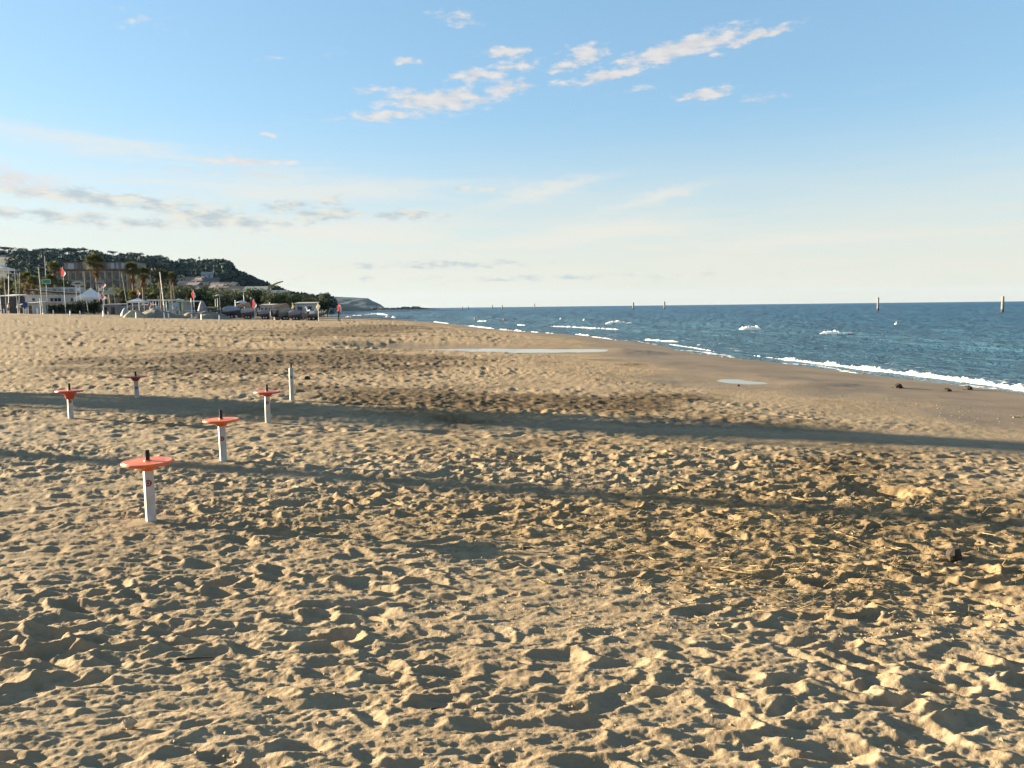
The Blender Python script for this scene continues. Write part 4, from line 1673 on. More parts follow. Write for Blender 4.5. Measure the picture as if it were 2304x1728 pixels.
def parasol(u, v0, hw, D, label, cloth):
    c = at_depth(u, D)
    t = thing('parasol', label, 'parasol', c)
    z = z_at(u, v0, D) - c.z
    a = W(hw, D)
    MB().lathe([(a, z - .38 * a), (a * .97, z - .33 * a), (a * .6, z - .13 * a), (.05, z)], 10).build('canopy', cloth, t)
    MB().tube((0, 0, -.2), (0, 0, z), .035).build('pole', metal_grey, t)


parasol(495, 662, 10, 140, 'blue-grey parasol behind the kayaks', mat('blue_canvas', (.13, .21, .27), .8, .1, 1.0))
parasol(544, 676, 13, 142, 'white parasol behind the covered boats', canvas_white)
parasol(404, 672, 8, 150, 'small pale parasol behind the white kiosk', canvas_white)
parasol(52, 683, 6, 118, 'cream parasol left of the beach club door, beside a blue panel', mat('cream_canvas', (.66, .62, .48), .8))


def tarp_shape(name, u0, u1, v0, v1, D, label, mt, cat, ridge_=.5, seed=1, apex=0.0):
    rnd = random.Random(seed)
    c = at_depth((u0 + u1) / 2, D)
    t = thing(name, label, cat, c)
    h = z_at((u0 + u1) / 2, v0, D) - c.z
    L = W(u1 - u0, D) / 2
    rings = []
    for k in range(9):
        f = k / 8
        x = -L + 2 * L * f
        hh = h * (1 - abs(2 * f - 1 + apex) ** 2.2 * .85)
        wv = (.75 - .25 * abs(2 * f - 1)) * 1.2
        rings.append([(x + rnd.uniform(-.05, .05), -wv, -.1), (x, -wv * .8, hh * .5), (x, -wv * .3, hh * .9 + rnd.uniform(-.04, .04)), (x, 0, hh), (x, wv * .3, hh * .9), (x, wv * .8, hh * .5), (x, wv, -.1)])
    MB().loft(rings, False, False).build('cover', mt, t, True)
    m_ = MB()
    for k in range(3):
        x = -L * .6 + L * .6 * k
        m_.tube((x, -1.0, 0), (x, -.55, h * .75), .02, .02, 4)
    m_.build('lashing', dark_roof, t)
    return t


tarp_shape('tarpaulin_dome', 345, 366, 688, 700, 118, 'grey tarpaulin dome behind the sand mound', canvas_grey, 'tarpaulin', seed=2)
tarp_shape('draped_frame', 441, 466, 676, 700, 122, 'grey sails draped over a tall frame left of the yellow kayak', mat('mauve_grey_cloth', (.27, .25, .27), .85, .25, 2.0), 'sails', seed=3, apex=-.15)
tarp_shape('tarpaulin_heap', 272, 292, 692, 703, 116, 'low heap of pale covers right of the dark hedge', canvas_grey, 'covers', seed=4)

hull_grey = mat('hull_grey', (.16, .155, .15), .6, .2, 2.0)
hull_maroon = mat('hull_maroon', (.13, .075, .075), .6, .2, 2.0)
hull_dark = mat('hull_dark', (.045, .045, .05), .6, .2, 2.0)
rubber = mat('rubber', (.02, .02, .02), .9)


def boat(u0, u1, vtop, D, label, hull, cover, rz=0.0, covered=True, seed=1, wheels=True):
    c = at_depth((u0 + u1) / 2, D)
    t = thing('boat', label, 'boat', c, rz)
    L = W(u1 - u0, D) / max(.75, math.cos(rz)) / 2
    H = z_at((u0 + u1) / 2, vtop, D) - c.z
    k0, g = .42, min(.62 * H, 1.25)
    B = min(1.0, L * .38)
    rings, gun = [], []
    for k in range(9):
        f = k / 8
        x = -L + 2 * L * f
        w_ = B * (1 - max(0, (f - .45) / .55) ** 2.4) * (.9 + .1 * min(1, f * 4)) + .02
        sheer = g + .28 * f * f
        keel = k0 + .45 * max(0, (f - .6) / .4) ** 2
        rings.append([(x, -w_, sheer), (x, -w_ * .86, (sheer + keel) / 2), (x, -w_ * .35, keel + .06), (x, 0, keel), (x, w_ * .35, keel + .06), (x, w_ * .86, (sheer + keel) / 2), (x, w_, sheer)])
        gun.append((x, w_, sheer))
    m_ = MB().loft(rings, True, True)
    hb = m_.build('hull', hull, t, True)
    if covered:
        rr = []
        for k, (x, w_, sh) in enumerate(gun):
            f = k / 8
            top = sh + .05 + (H - g - .28 * f * f) * (1 - abs(2 * f - .85) ** 2.2 * .7) * .9
            q = w_ + .05
            rr.append([(x, -q, sh - .16), (x, -q, sh + .02), (x, -q * .5, (sh + top) / 2 + .08), (x, 0, max(top, sh + .06)), (x, q * .5, (sh + top) / 2 + .08), (x, q, sh + .02), (x, q, sh - .16)])
        MB().loft(rr, False, False).build('cover', cover, t, True)
    else:
        MB().box((-L * .1, 0, g + .25), (L * .5, B * 1.1, .5)).build('console', pole_white, t)
        MB().box((L * .35, 0, g + .3), (L * .35, B * .9, .3)).build('foredeck', canvas_grey, t)
        MB().box((-L * .1, 0, g + .62), (L * .35, B * .9, .22)).build('windscreen', dark_glass, t)
    MB().box((-L - .12, 0, g - .15), (.22, .28, .75)).build('outboard_motor', dark_roof, t)
    for x in (-L * .45, L * .35):
        MB().box((x, 0, k0 * .5), (.16, B * 1.5, k0 + .1)).build('cradle', hull_dark, t)
    if wheels:
        for x in (-L * .3, L * .05):
            for s_ in (-1, 1):
                w_ = MB().tube((x, s_ * B * .85, .28), (x, s_ * (B * .85 + .18), .28), .30, .30, 14).build('wheel', rubber, t)
                MB().tube((x, s_ * (B * .85 + .185), .28), (x, s_ * (B * .85 + .2), .28), .14, .14, 10).build('hub', metal_grey, w_)
    return t


cov1 = mat('boat_cover_blue_grey', (.24, .24, .27), .85, .18, 1.4, bump=.4)
cov2 = mat('boat_cover_pale', (.32, .30, .28), .85, .18, 1.4, bump=.4)
cov3 = mat('boat_cover_mauve', (.23, .20, .21), .85, .2, 1.4, bump=.4)
cov4 = mat('boat_cover_sand', (.26, .225, .175), .85, .2, 1.4, bump=.4)
boat(503, 538, 687, 126, 'boat under a blue-grey cover with a pointed top, right of the person in yellow', hull_dark, cov1, .25, seed=1)
boat(543, 572, 692, 122, 'maroon boat under a pale domed cover, left of the flag between the boats', hull_maroon, cov2, .3, seed=2)
boat(582, 614, 696, 119, 'boat with a mauve cover just right of the flag between the boats', hull_maroon, cov3, .2, seed=3)
boat(612, 631, 694, 114, 'upright sand-coloured covered dinghy, left of two', hull_dark, cov4, .9, seed=4)
boat(628, 656, 690, 114, 'tall sand-coloured covered dinghy, right of two', hull_grey, cov4, .5, seed=5)
boat(650, 684, 697, 113, 'low covered boat with a pale bow behind the yellow and white flag', hull_grey, cov3, .15, seed=6)
boat(680, 729, 698, 112, 'open grey boat on a wheeled trailer, last on the right of the boat row', hull_grey, cov1, .12, False, 7)
boat(660, 700, 703, 118, 'dark boat hull behind the trailer boat, below the white swan boat', hull_dark, cov3, .3, seed=8)


def kayak(u0, u1, v, D, label, mt, rz):
    c = at_depth((u0 + u1) / 2, D)
    t = thing('kayak', label, 'kayak', c, rz)
    z = z_at((u0 + u1) / 2, v, D) - c.z
    L = W(u1 - u0, D) / 2
    rings = []
    for k in range(9):
        f = k / 8
        q = (1 - abs(2 * f - 1) ** 2.2)
        x = -L + 2 * L * f
        rings.append([(x, .34 * q * math.cos(a) + .001, z + .12 * (1 - q) + (.16 * q + .01) * math.sin(a)) for a in [2 * math.pi * i / 8 for i in range(8)]])
    MB().loft(rings).build('hull', mt, t, True)
    for x in (-L * .5, L * .5):
        MB().box((x, 0, z / 2 - .1), (.1, .5, max(.2, z - .05))).build('stand', hull_dark, t)
    MB().box((0, 0, z + .15), (.5, .36, .1)).build('seat', hull_dark, t)


kayak(464, 491, 692, 122, 'yellow kayak lying on stands right of the draped sails', mat('kayak_yellow', (.42, .36, .10), .5, .1), .1)
kayak(468, 498, 700, 120, 'dark kayak on stands below the yellow kayak', hull_dark, .05)


def swan():
    D = 118
    c = at_depth(699, D)
    t = thing('swan_boat', 'white swan-shaped pedal boat behind the trailer boat', 'pedal boat', c)
    z = z_at(699, 700, D) - c.z
    wm = mat('white_gelcoat', (.80, .74, .66), .4)
    rings = []
    for k in range(9):
        f = k / 8
        q = max(.05, math.sin(math.pi * (f * .9 + .06)))
        x = -.55 + 1.3 * f
        rings.append([(x, .36 * q * math.cos(a), z + .05 + .16 * f + .22 * q * math.sin(a)) for a in [2 * math.pi * i / 10 for i in range(10)]])
    MB().loft(rings).build('body', wm, t, True)
    m_ = MB()
    pts = [(-.42, 0, z), (-.58, 0, z + .25), (-.60, 0, z + .5), (-.70, 0, z + .62), (-.85, 0, z + .56)]
    rad = [.14, .10, .085, .10, .05]
    for k in range(4):
        m_.tube(pts[k], pts[k + 1], rad[k], rad[k + 1], 8)
    m_.build('neck', wm, t, True)
    MB().tube((-.85, 0, z + .56), (-1.0, 0, z + .5), .045, .01, 6).build('beak', mat('beak_orange', (.6, .25, .05), .5), t)
    MB().box((0, 0, z / 2 - .1), (.9, .6, max(.3, z - .1))).build('stand', hull_dark, t)


swan()


def thatch_hut(u0, u1, v0, v1, D, label):
    c = at_depth((u0 + u1) / 2, D)
    t = thing('thatched_hut', label, 'hut', c)
    zb, zt = z_at((u0 + u1) / 2, v1, D) - c.z, z_at((u0 + u1) / 2, v0, D) - c.z
    a = W(u1 - u0, D) / 2
    th = mat('thatch', (.10, .062, .04), .95, .35, 6.0, bump=.8)
    MB().loft([[(-a, -1.8, zb), (a, -1.8, zb), (a, 1.8, zb), (-a, 1.8, zb)], [(-a * .35, -.1, zt - .1), (a * .5, -.1, zt), (a * .5, .1, zt), (-a * .35, .1, zt - .1)]]).build('roof', th, t)
    for x in (-a * .85, 0, a * .85):
        for y in (-1.6, 1.6):
            MB().tube((x, y, -.1), (x, y, zb + .1), .07).build('post', wood_pole, t)
    MB().box((0, .4, zb * .45), (a * 1.5, 1.6, zb * .9)).build('wall', dark_roof, t)


thatch_hut(612, 658, 682, 694, 135, 'brown thatched hut behind the sand-coloured dinghies')
thatch_hut(530, 572, 680, 691, 140, 'low brown thatched hut behind the pale covered boat')


def cabin(u0, u1, v0, D, label, wall, roof, name='beach_cabin', doors=2):
    c = at_depth((u0 + u1) / 2, D)
    t = thing(name, label, 'cabin', c)
    h = z_at((u0 + u1) / 2, v0, D) - c.z
    w_ = W(u1 - u0, D)
    MB().box((0, 1.6, h / 2 - .15), (w_, 3.2, h + .3)).build('wall', wall, t)
    MB().loft([[(-w_ / 2 - .2, -.3, h), (w_ / 2 + .2, -.3, h), (w_ / 2 + .2, 3.5, h + .25), (-w_ / 2 - .2, 3.5, h + .25)],
               [(-w_ / 2 - .2, -.3, h + .15), (w_ / 2 + .2, -.3, h + .15), (w_ / 2 + .2, 3.5, h + .4), (-w_ / 2 - .2, 3.5, h + .4)]]).build('roof', roof, t)
    for k in range(doors):
        x = -w_ / 2 + w_ * (k + .5) / doors
        d_ = MB().box((x, -.02, h * .42), (w_ / doors * .5, .08, h * .8)).build('door', dark_glass, t)
        MB().box((x + w_ / doors * .18, -.08, h * .42), (.06, .06, .12)).build('handle', metal_grey, d_)
    return t


cabin(664, 707, 684, 150, 'white and blue-grey cabin behind the swan boat', mat('cabin_blue_grey', (.40, .44, .48), .8, .15, 1.0), pale_roof)
cabin(585, 612, 688, 150, 'low pale cabin behind the mauve covered boat', white_wall, pale_roof, doors=3)
cabin(2, 30, 667, 128, 'dark open kiosk with a pale flat roof at the left edge', hull_dark, canvas_white, 'kiosk', 1)
cabin(58, 76, 684, 121, 'small white cabin beside the blue panel, left of the hedge', white_wall, pale_roof, doors=1)
cabin(228, 262, 688, 130, 'low grey-green service cabin right of the hedge', grey_wall, pale_roof, doors=2)
cabin(284, 330, 690, 128, 'low pale cabin under the small white pyramid tent', grey_wall, pale_roof, doors=4)


def blue_panel():
    D = 117
    c = at_depth(57, D)
    t = thing('blue_panel', 'deep blue cloth panel on a frame beside the cream parasol', 'panel', c)
    z0, z1 = z_at(57, 692, D) - c.z, z_at(57, 680, D) - c.z
    MB().box((0, 0, (z0 + z1) / 2), (W(11, D), .05, z1 - z0)).build('cloth', mat('deep_blue_cloth', (.015, .05, .16), .8, .15, 3.0), t)
    for x in (-.38, .38):
        MB().tube((x, .05, -.1), (x, .05, z1), .03).build('leg', pole_white, t)


blue_panel()


def person(u, D, h, label, shirt, legs, skin=(.42, .25, .17), hair=(.03, .02, .015), rz=0.0, stride=.15, arm=.2, shorts=True):
    c = at_depth(u, D)
    k = h / 1.75
    P = [(0, 0, .93), (0, 0, 1.15), (0, 0, 1.40), (0, 0, 1.50), (0, -.01, 1.64),
         (-.19, 0, 1.40), (-.25, .02, 1.14), (-.24 - arm * .3, -.12 - arm * .4, .92), (.19, 0, 1.40), (.26, .03, 1.13), (.25 + arm * .2, -.08, .88),
         (-.10, 0, .88), (-.11, -stride * .5, .48), (-.11, -stride * .6, .08), (-.11, -stride * .6 - .15, .03),
         (.10, 0, .88), (.11, stride * .4, .48), (.11, stride, .10), (.11, stride - .13, .04)]
    E = [(0, 1), (1, 2), (2, 3), (3, 4), (2, 5), (5, 6), (6, 7), (2, 8), (8, 9), (9, 10), (0, 11), (11, 12), (12, 13), (13, 14), (0, 15), (15, 16), (16, 17), (17, 18)]
    rad = [.15, .145, .15, .06, .105, .07, .048, .036, .07, .048, .036, .10, .065, .045, .04, .10, .065, .045, .04]
    me = bpy.data.meshes.new('body_cage')
    me.from_pydata([tuple(q * k for q in p) for p in P], E, [])
    tmp = bpy.data.objects.new('body_cage', me)
    COL.objects.link(tmp)
    sk = tmp.modifiers.new('skin', 'SKIN')
    for i, r_ in enumerate(rad):
        me.skin_vertices[0].data[i].radius = (r_ * k, r_ * k * (.75 if i in (0, 1, 2) else 1))
    me.skin_vertices[0].data[0].use_root = True
    sb = tmp.modifiers.new('sub', 'SUBSURF')
    sb.levels = 1
    dg = bpy.context.evaluated_depsgraph_get()
    bm_ = bpy.data.meshes.new_from_object(tmp.evaluated_get(dg))
    bpy.data.objects.remove(tmp)
    for mt_ in (mat('skin_%d' % int(skin[0] * 100), skin, .6), mat('cloth_%d_%d_%d' % tuple(int(q * 100) for q in shirt), shirt, .85), mat('cloth_%d_%d_%d' % tuple(int(q * 100) for q in legs), legs, .85)):
        bm_.materials.append(mt_)
    for p in bm_.polygons:
        z = p.center.z / k
        p.use_smooth = True
        p.material_index = 1 if (.98 < z < 1.46 and abs(p.center.x) < .30 * k) else (2 if (.50 if shorts else .1) < z <= .98 and abs(p.center.x) < .21 * k else 0)
    t = thing('person', label, 'person', c, rz)
    bm_.name = 'body'
    link('body', bm_, None, t)
    MB().lathe([(.02, 1.79 * k), (.075 * k, 1.765 * k), (.112 * k, 1.70 * k), (.108 * k, 1.65 * k), (.05 * k, 1.64 * k)][::-1], 12, (0, .02 * k, 0)).build('hair', mat('hair_%d' % int(hair[0] * 100), hair, .7), t, True)


person(42, 116, 1.7, 'person in pale clothes walking in front of the leaning mast', (.60, .52, .45), (.30, .22, .18), rz=.6)
person(19, 119, 1.6, 'person in a pinkish top in front of the dark kiosk', (.45, .25, .20), (.05, .05, .06), rz=-.4)
person(500, 132, 1.72, 'person in a mustard yellow top beside the covered boats', (.40, .27, .04), (.22, .16, .04), rz=.3, shorts=False)
person(392, 126, 1.65, 'bare-chested person standing left of the green panel', (.45, .30, .22), (.55, .48, .40), rz=.2)
person(398, 127, 1.6, 'person in light brown clothes close to the green panel', (.40, .32, .24), (.20, .15, .10), rz=1.0)
person(760.5, 112, 1.6, 'person in dark clothes by the lone flag near the water', (.04, .04, .05), (.03, .03, .04), rz=1.2, shorts=False)


# ------------------------------------------------------------------ sand heaps and small posts in front of the club
def sand_mound(u0, u1, h, D, label, mt, seed):
    c = at_depth((u0 + u1) / 2, D)
    L = W(u1 - u0, D) / 2
    xs = np.linspace(-1.15, 1.15, 60)
    ys = np.linspace(-1, 1, 24)
    X, Y = np.meshgrid(xs * L, ys * 3.2)
    e = (X / L) ** 2 + (Y / 3.2) ** 2
    Z = h * np.clip(1 - e, 0, 1) ** .7 * (1 + .5 * fbm(X / 2.0, Y / 1.2, 3, seed)) - .25 * np.clip(e, 0, 1)
    me = grid_mesh('sand_mound', X, Y, Z)
    o = link('sand_mound', me, mt, None, (c.x, c.y, c.z - .02))
    tag(o, label, None, None, 'structure')


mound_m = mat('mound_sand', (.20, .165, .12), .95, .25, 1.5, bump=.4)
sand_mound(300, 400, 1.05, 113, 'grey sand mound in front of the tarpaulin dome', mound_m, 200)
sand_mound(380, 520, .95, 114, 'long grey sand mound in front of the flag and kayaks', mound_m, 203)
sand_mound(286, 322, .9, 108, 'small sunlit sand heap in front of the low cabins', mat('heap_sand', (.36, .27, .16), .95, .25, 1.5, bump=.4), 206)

STUB = [(8, 705), (56, 703.5), (83, 706.5), (119, 706.5), (157, 709), (179, 706.5), (231, 711), (242, 709), (305, 711), (368, 714), (378, 717.5), (430, 715), (452, 720), (492, 717)]
proto = None
stub_lab = ['first small white post from the left edge', 'second small white post from the left edge', 'third small white post from the left, below the twin pole', 'fourth small white post from the left, in front of the hedge',
            'small white post left of the pair in front of the hedge', 'slightly taller white post in front of the hedge centre', 'left small white post of the pair below the red and pink flag', 'right small white post of the pair below the red and pink flag',
            'small white post on the sunlit sand heap', 'left small white post of the close pair by the first sand mound', 'right small white post of the close pair by the first sand mound', 'small white post on the flank of the long sand mound',
            'small white post standing forward of the long sand mound', 'small white post at the right end of the long sand mound']
for i, ((u, vb), lab) in enumerate(zip(STUB, stub_lab)):
    D = 104 if i > 7 else 108
    c = at_depth(u, D)
    if proto is None:
        proto = thing('umbrella_post', lab, 'post', c, .4, 'white posts along the club front')
        MB().box((0, 0, .22), (.13, .13, .86)).build('tube', pole_white, proto)
        MB().tube((0, 0, .65), (0, 0, .76), .05, .05, 8).build('socket', pole_white, proto)
    else:
        copy_tree(proto, c, random.uniform(0, 1.5), (1, 1, random.uniform(.85, 1.15)), lab)


# ------------------------------------------------------------------ umbrella posts with round tables
post_paint = mat('post_paint', (.45, .415, .38), .6, .14, 9.0, bump=.08, col2=(.51, .47, .43))
disc_orange = mat('table_orange', (.66, .115, .014), .42, .14, 5.0, col2=(.72, .14, .03), spec=.5)
disc_red_shaded = mat('table_red_shaded', (.42, .045, .02), .45, .14, 5.0, col2=(.48, .085, .045), spec=.5)  # orange darkened to red-brown: shadow of the underside put into the colour
disc_top = mat('table_top_pinkish', (.58, .125, .050), .5, .14, 6.0, col2=(.64, .17, .08), spec=.5)  # pinker and less saturated than the orange rim
pin_black = mat('pin_black', (.012, .011, .011), .4)
stick_red = mat('sticker_red', (.22, .035, .02), .6)
stick_dark = mat('sticker_dark', (.06, .02, .02), .6)


def umbrella_post(i, h, disc, label, funnel=.045, body=disc_orange, top=disc_top, sticker=stick_red, sz=.30, pin=.10, detail=False, r=.19, fz=.085):
    x, y, z = POSTS[i]
    az = math.atan2(x, y)
    t = thing('umbrella_table' if disc else 'umbrella_post', label, 'beach table' if disc else 'post', (x, y, z + .01), 0)
    phi = -az + R(13)                                   # turns the narrow side to the sun
    w = .066
    ring = []
    b = .006
    for sx_, sy_ in ((-1, -1), (1, -1), (1, 1), (-1, 1)):
        for k in ((0, 1), (1, 0)) if sx_ * sy_ > 0 else ((1, 0), (0, 1)):
            ring.append((sx_ * (w / 2 - b * k[0]), sy_ * (w / 2 - b * k[1])))
    ca, sa = math.cos(phi), math.sin(phi)
    rot = lambda p: (p[0] * ca - p[1] * sa, p[0] * sa + p[1] * ca)
    zt = h - (funnel + .028 if disc else 0) + .004
    MB().loft([[(*rot(p), zz) for p in ring] for zz in (-.25, zt)]).build('post', post_paint, t)
    # round sticker wrapped on the front face near its left edge
    n = 24
    rr = .0265
    m_ = MB()
    cx = -.012
    f1, f2 = [], []
    for q in range(n):
        a = 2 * math.pi * q / n
        px, pz = max(-w / 2 + .0015, cx + rr * math.cos(a)), sz + rr * math.sin(a)
        f1.append((*rot((px, -w / 2 + .001)), pz))
        f2.append((*rot((px, -w / 2 - .0012)), pz))
    m_.loft([f1, f2])
    st = m_.build('sticker', sticker, t)
    m_ = MB()
    for (a0, a1, z0, z1) in ((-.026, -.0015, .0085, .0125), (-.026, -.0015, -.0125, -.0085), (-.026, -.0225, -.0085, .0085), (-.005, -.0015, -.0085, .0085)):
        pts = [(a0, z0), (a1, z0), (a1, z1), (a0, z1)]
        m_.loft([[(*rot((p[0], -w / 2 - .0011)), sz + p[1]) for p in pts], [(*rot((p[0], -w / 2 - .0022)), sz + p[1]) for p in pts]])
    m_.build('white_square', post_paint, st)
    m_ = MB()
    pts = [(-.0220, -.008), (-.0055, -.008), (-.0055, .008), (-.0220, .008)]
    m_.loft([[(*rot((p[0], -w / 2 - .0011)), sz + p[1]) for p in pts], [(*rot((p[0], -w / 2 - .0019)), sz + p[1]) for p in pts]])
    m_.build('black_square', pin_black, st)
    if disc:
        f0 = h - .028 - funnel
        prof = [(.046, f0), (.052, f0 + .002), (fz * .75, f0 + funnel * .45), (fz, f0 + funnel * .85), (fz + .035, h - .028), (r - .012, h - .026), (r - .002, h - .020), (r, h - .010), (r - .003, h - .002), (r - .012, h)]
        d_ = MB().lathe(prof, 64).build('table_disc', body, t, True)
        MB().lathe([(r - .014, h - .003), (r - .016, h + .0012), (.03, h - .003), (.026, h + .006), (.018, h + .007)], 64).build('table_top', top, d_, True)
    zb = h if disc else zt
    m_ = MB().lathe([(.0165, zb - .01), (.0165, zb + pin - .004), (.013, zb + pin), (.004, zb + pin)], 20)
    m_.build('pin', pin_black, t, True)
    if not disc:
        MB().lathe([(.036, zt - .02), (.036, zt + .004), (.02, zt + .008)], 24).build('cap', post_paint, t)
    t.rotation_euler = (random.uniform(-.015, .015), random.uniform(-.018, .018), 0)


umbrella_post(0, .47, True, 'nearest and largest orange table disc on a white post', body=disc_orange, sz=.30, pin=.085)
umbrella_post(1, .455, True, 'orange table disc on a white post, second nearest, right of the largest', sz=.245, pin=.105)
umbrella_post(2, .465, True, 'small shade-darkened red table disc on a white post beside the bare post', body=disc_red_shaded, sz=.30, pin=.10)
umbrella_post(3, .435, True, 'leftmost shade-darkened red table with a deep funnel under its disc', .105, disc_red_shaded, sz=.27, pin=.105, fz=.085)
umbrella_post(4, .415, True, 'farthest small shade-darkened red table disc on a white post, right of the leftmost table', .06, disc_red_shaded, sticker=stick_dark, sz=.20, pin=.085)
umbrella_post(5, .585, False, 'bare white umbrella post with a black pin and no table disc', sticker=stick_dark, sz=.43, pin=.09)


# ------------------------------------------------------------------ things in the sea
conc = mat('pile_concrete', (.16, .14, .12), .9, .3, 2.0, bump=.4)
algae = mat('pile_algae', (.035, .035, .030), .8, .3, 4.0)
PILES = [(2255, 668, 702, 'rightmost concrete pile standing in the sea'), (1975, 670, 698.5, 'second concrete pile from the right in the sea'), (1495, 679, 694.5, 'third pile from the right, the right one of a close pair'),
         (1425, 681, 695, 'fourth pile from the right, the left one of a close pair'), (1203, 683, 694, 'dark pile in the sea near the middle of the horizon'), (1130, 685, 693.6, 'small far pile, right of two close together'),
         (1108, 685, 693.8, 'small far pile, left of two close together'), (1053, 686, 692.6, 'tiny far pile right of the last one'), (1040, 687, 692.6, 'tiny pile farthest off, nearest the breakwater')]
for u, v0, v1, lab in PILES:
    yh = 703.2 - .01137 * u
    D = min(800, F * (CAM_Z - WATER_Z) / max(2.2, v1 - yh))
    d = pix_dir(u, v1)
    x = d.x * D / d.y
    t = thing('sea_pile', lab, 'pile', (x, D, WATER_Z), 0, 'piles in the sea')
    h = W(v1 - v0, D)
    r_ = .28 if D < 300 else .5
    MB().lathe([(r_ * 1.02, -2), (r_, .5), (r_ * .97, h - .12), (r_ * .85, h)], 14).build('shaft', conc, t, True)
    MB().lathe([(r_ * 1.05, -1.5), (r_ * 1.05, .35), (r_ * 1.03, .55)], 14).build('algae_band', algae, t, True)
    MB().box((0, 0, h + .05), (r_ * 1.1, r_ * 1.1, .14)).build('cap', conc, t)


def sea_bits():
    orange = mat('buoy_orange', (.55, .10, .04), .5)
    for u, v, lab, cat, mt in ((2016, 731, 'small white buoy floating below the two right piles', 'buoy', pole_white), (1261, 718.5, 'white buoy floating left of the breaking crest', 'buoy', pole_white),
                               (1314, 721, 'small white buoy right of the other white buoy', 'buoy', pole_white), (1133, 720.5, 'small red buoy near the sandy point', 'buoy', orange)):
        p = ray_z(u, v, WATER_Z)
        t = thing('buoy', lab, cat, (p[0], p[1], WATER_Z - .05))
        MB().lathe([(.05, -.15), (.15, -.05), (.17, .08), (.13, .18), (.04, .22)], 14).build('float', mt, t, True)
        MB().tube((0, 0, .2), (.02, 0, .4), .025, .015).build('stem', mt, t)
    p = ray_z(1068, 717, WATER_Z)
    t = thing('person', 'swimmer with only head and shoulders above the water near the sandy point', 'person', (p[0], p[1], WATER_Z - .12))
    sw = MB()
    sw.lathe([(.10, -.3), (.22, -.1), (.20, .06), (.075, .13), (.07, .20), (.10, .27), (.115, .36), (.09, .45), (.02, .49)], 14)
    sw.build('body', mat('skin_42', (.42, .25, .17), .6), t, True)
    MB().lathe([(.09, .40), (.122, .40), (.11, .46), (.02, .51)], 14, (0, .01, 0)).build('hair', mat('hair_3', (.03, .02, .015), .7), t, True)


sea_bits()


# ------------------------------------------------------------------ breaking waves
foam_m = mat('foam', (.93, .91, .88), .9, .04, 3.0, bump=.6, trans=.5)


def foam_roll(px, hpx, label, seed, wk=2.4, lift=0.03, D=None):
    rs = np.random.default_rng(seed)
    P = np.array([ray_z(u, v, WATER_Z) for u, v in px])
    seg = np.r_[0, np.cumsum(np.hypot(*np.diff(P, axis=0).T))]
    Dm = P[:, 1].mean()
    h = W(hpx, Dm) * (.58 if hpx < 5 else .72 if hpx < 8 else 1.0)
    step = max(.05, h * .22)
    n = max(10, int(seg[-1] / step))
    q = np.linspace(0, seg[-1], n)
    x, y = np.interp(q, seg, P[:, 0]), np.interp(q, seg, P[:, 1])
    tx, ty = np.gradient(x), np.gradient(y)
    L = np.hypot(tx, ty) + 1e-9
    nx_, ny_ = ty / L, -tx / L
    off = h * .9 * fbm(q / (h * 14), q * 0 + seed * 3.1, 3, 300)
    ends = np.clip(np.minimum(q, seg[-1] - q) / (seg[-1] * .12 + .01), 0, 1) ** .6
    amp = h * ends * np.clip(.85 + 1.7 * fbm(q / (h * 7), q * 0 + seed, 3, 310), .2 if hpx < 8 else .6, 1.5 if hpx < 8 else 1.2)
    m_ = 13
    th = np.linspace(0, np.pi, m_)
    Q, T = np.meshgrid(q, th, indexing='ij')
    A = amp[:, None]
    lump = 1 + .85 * fbm(Q / (h * .8), T * 1.6 + seed, 3, 320) + .35 * fbm(Q / (h * .22), T * 4 + seed, 2, 330)
    c_, s_ = np.cos(T) * A * wk * .5 * lump, np.sin(T) ** 1.3 * A * lump * .85
    X = (x + nx_ * off)[:, None] + nx_[:, None] * c_
    Y = (y + ny_ * off)[:, None] + ny_[:, None] * c_
    Z = WATER_Z + lift - .05 + s_
    o = link('foam', grid_mesh('foam', X, Y, Z), foam_m)
    tag(o, label, 'foam', None, 'stuff')


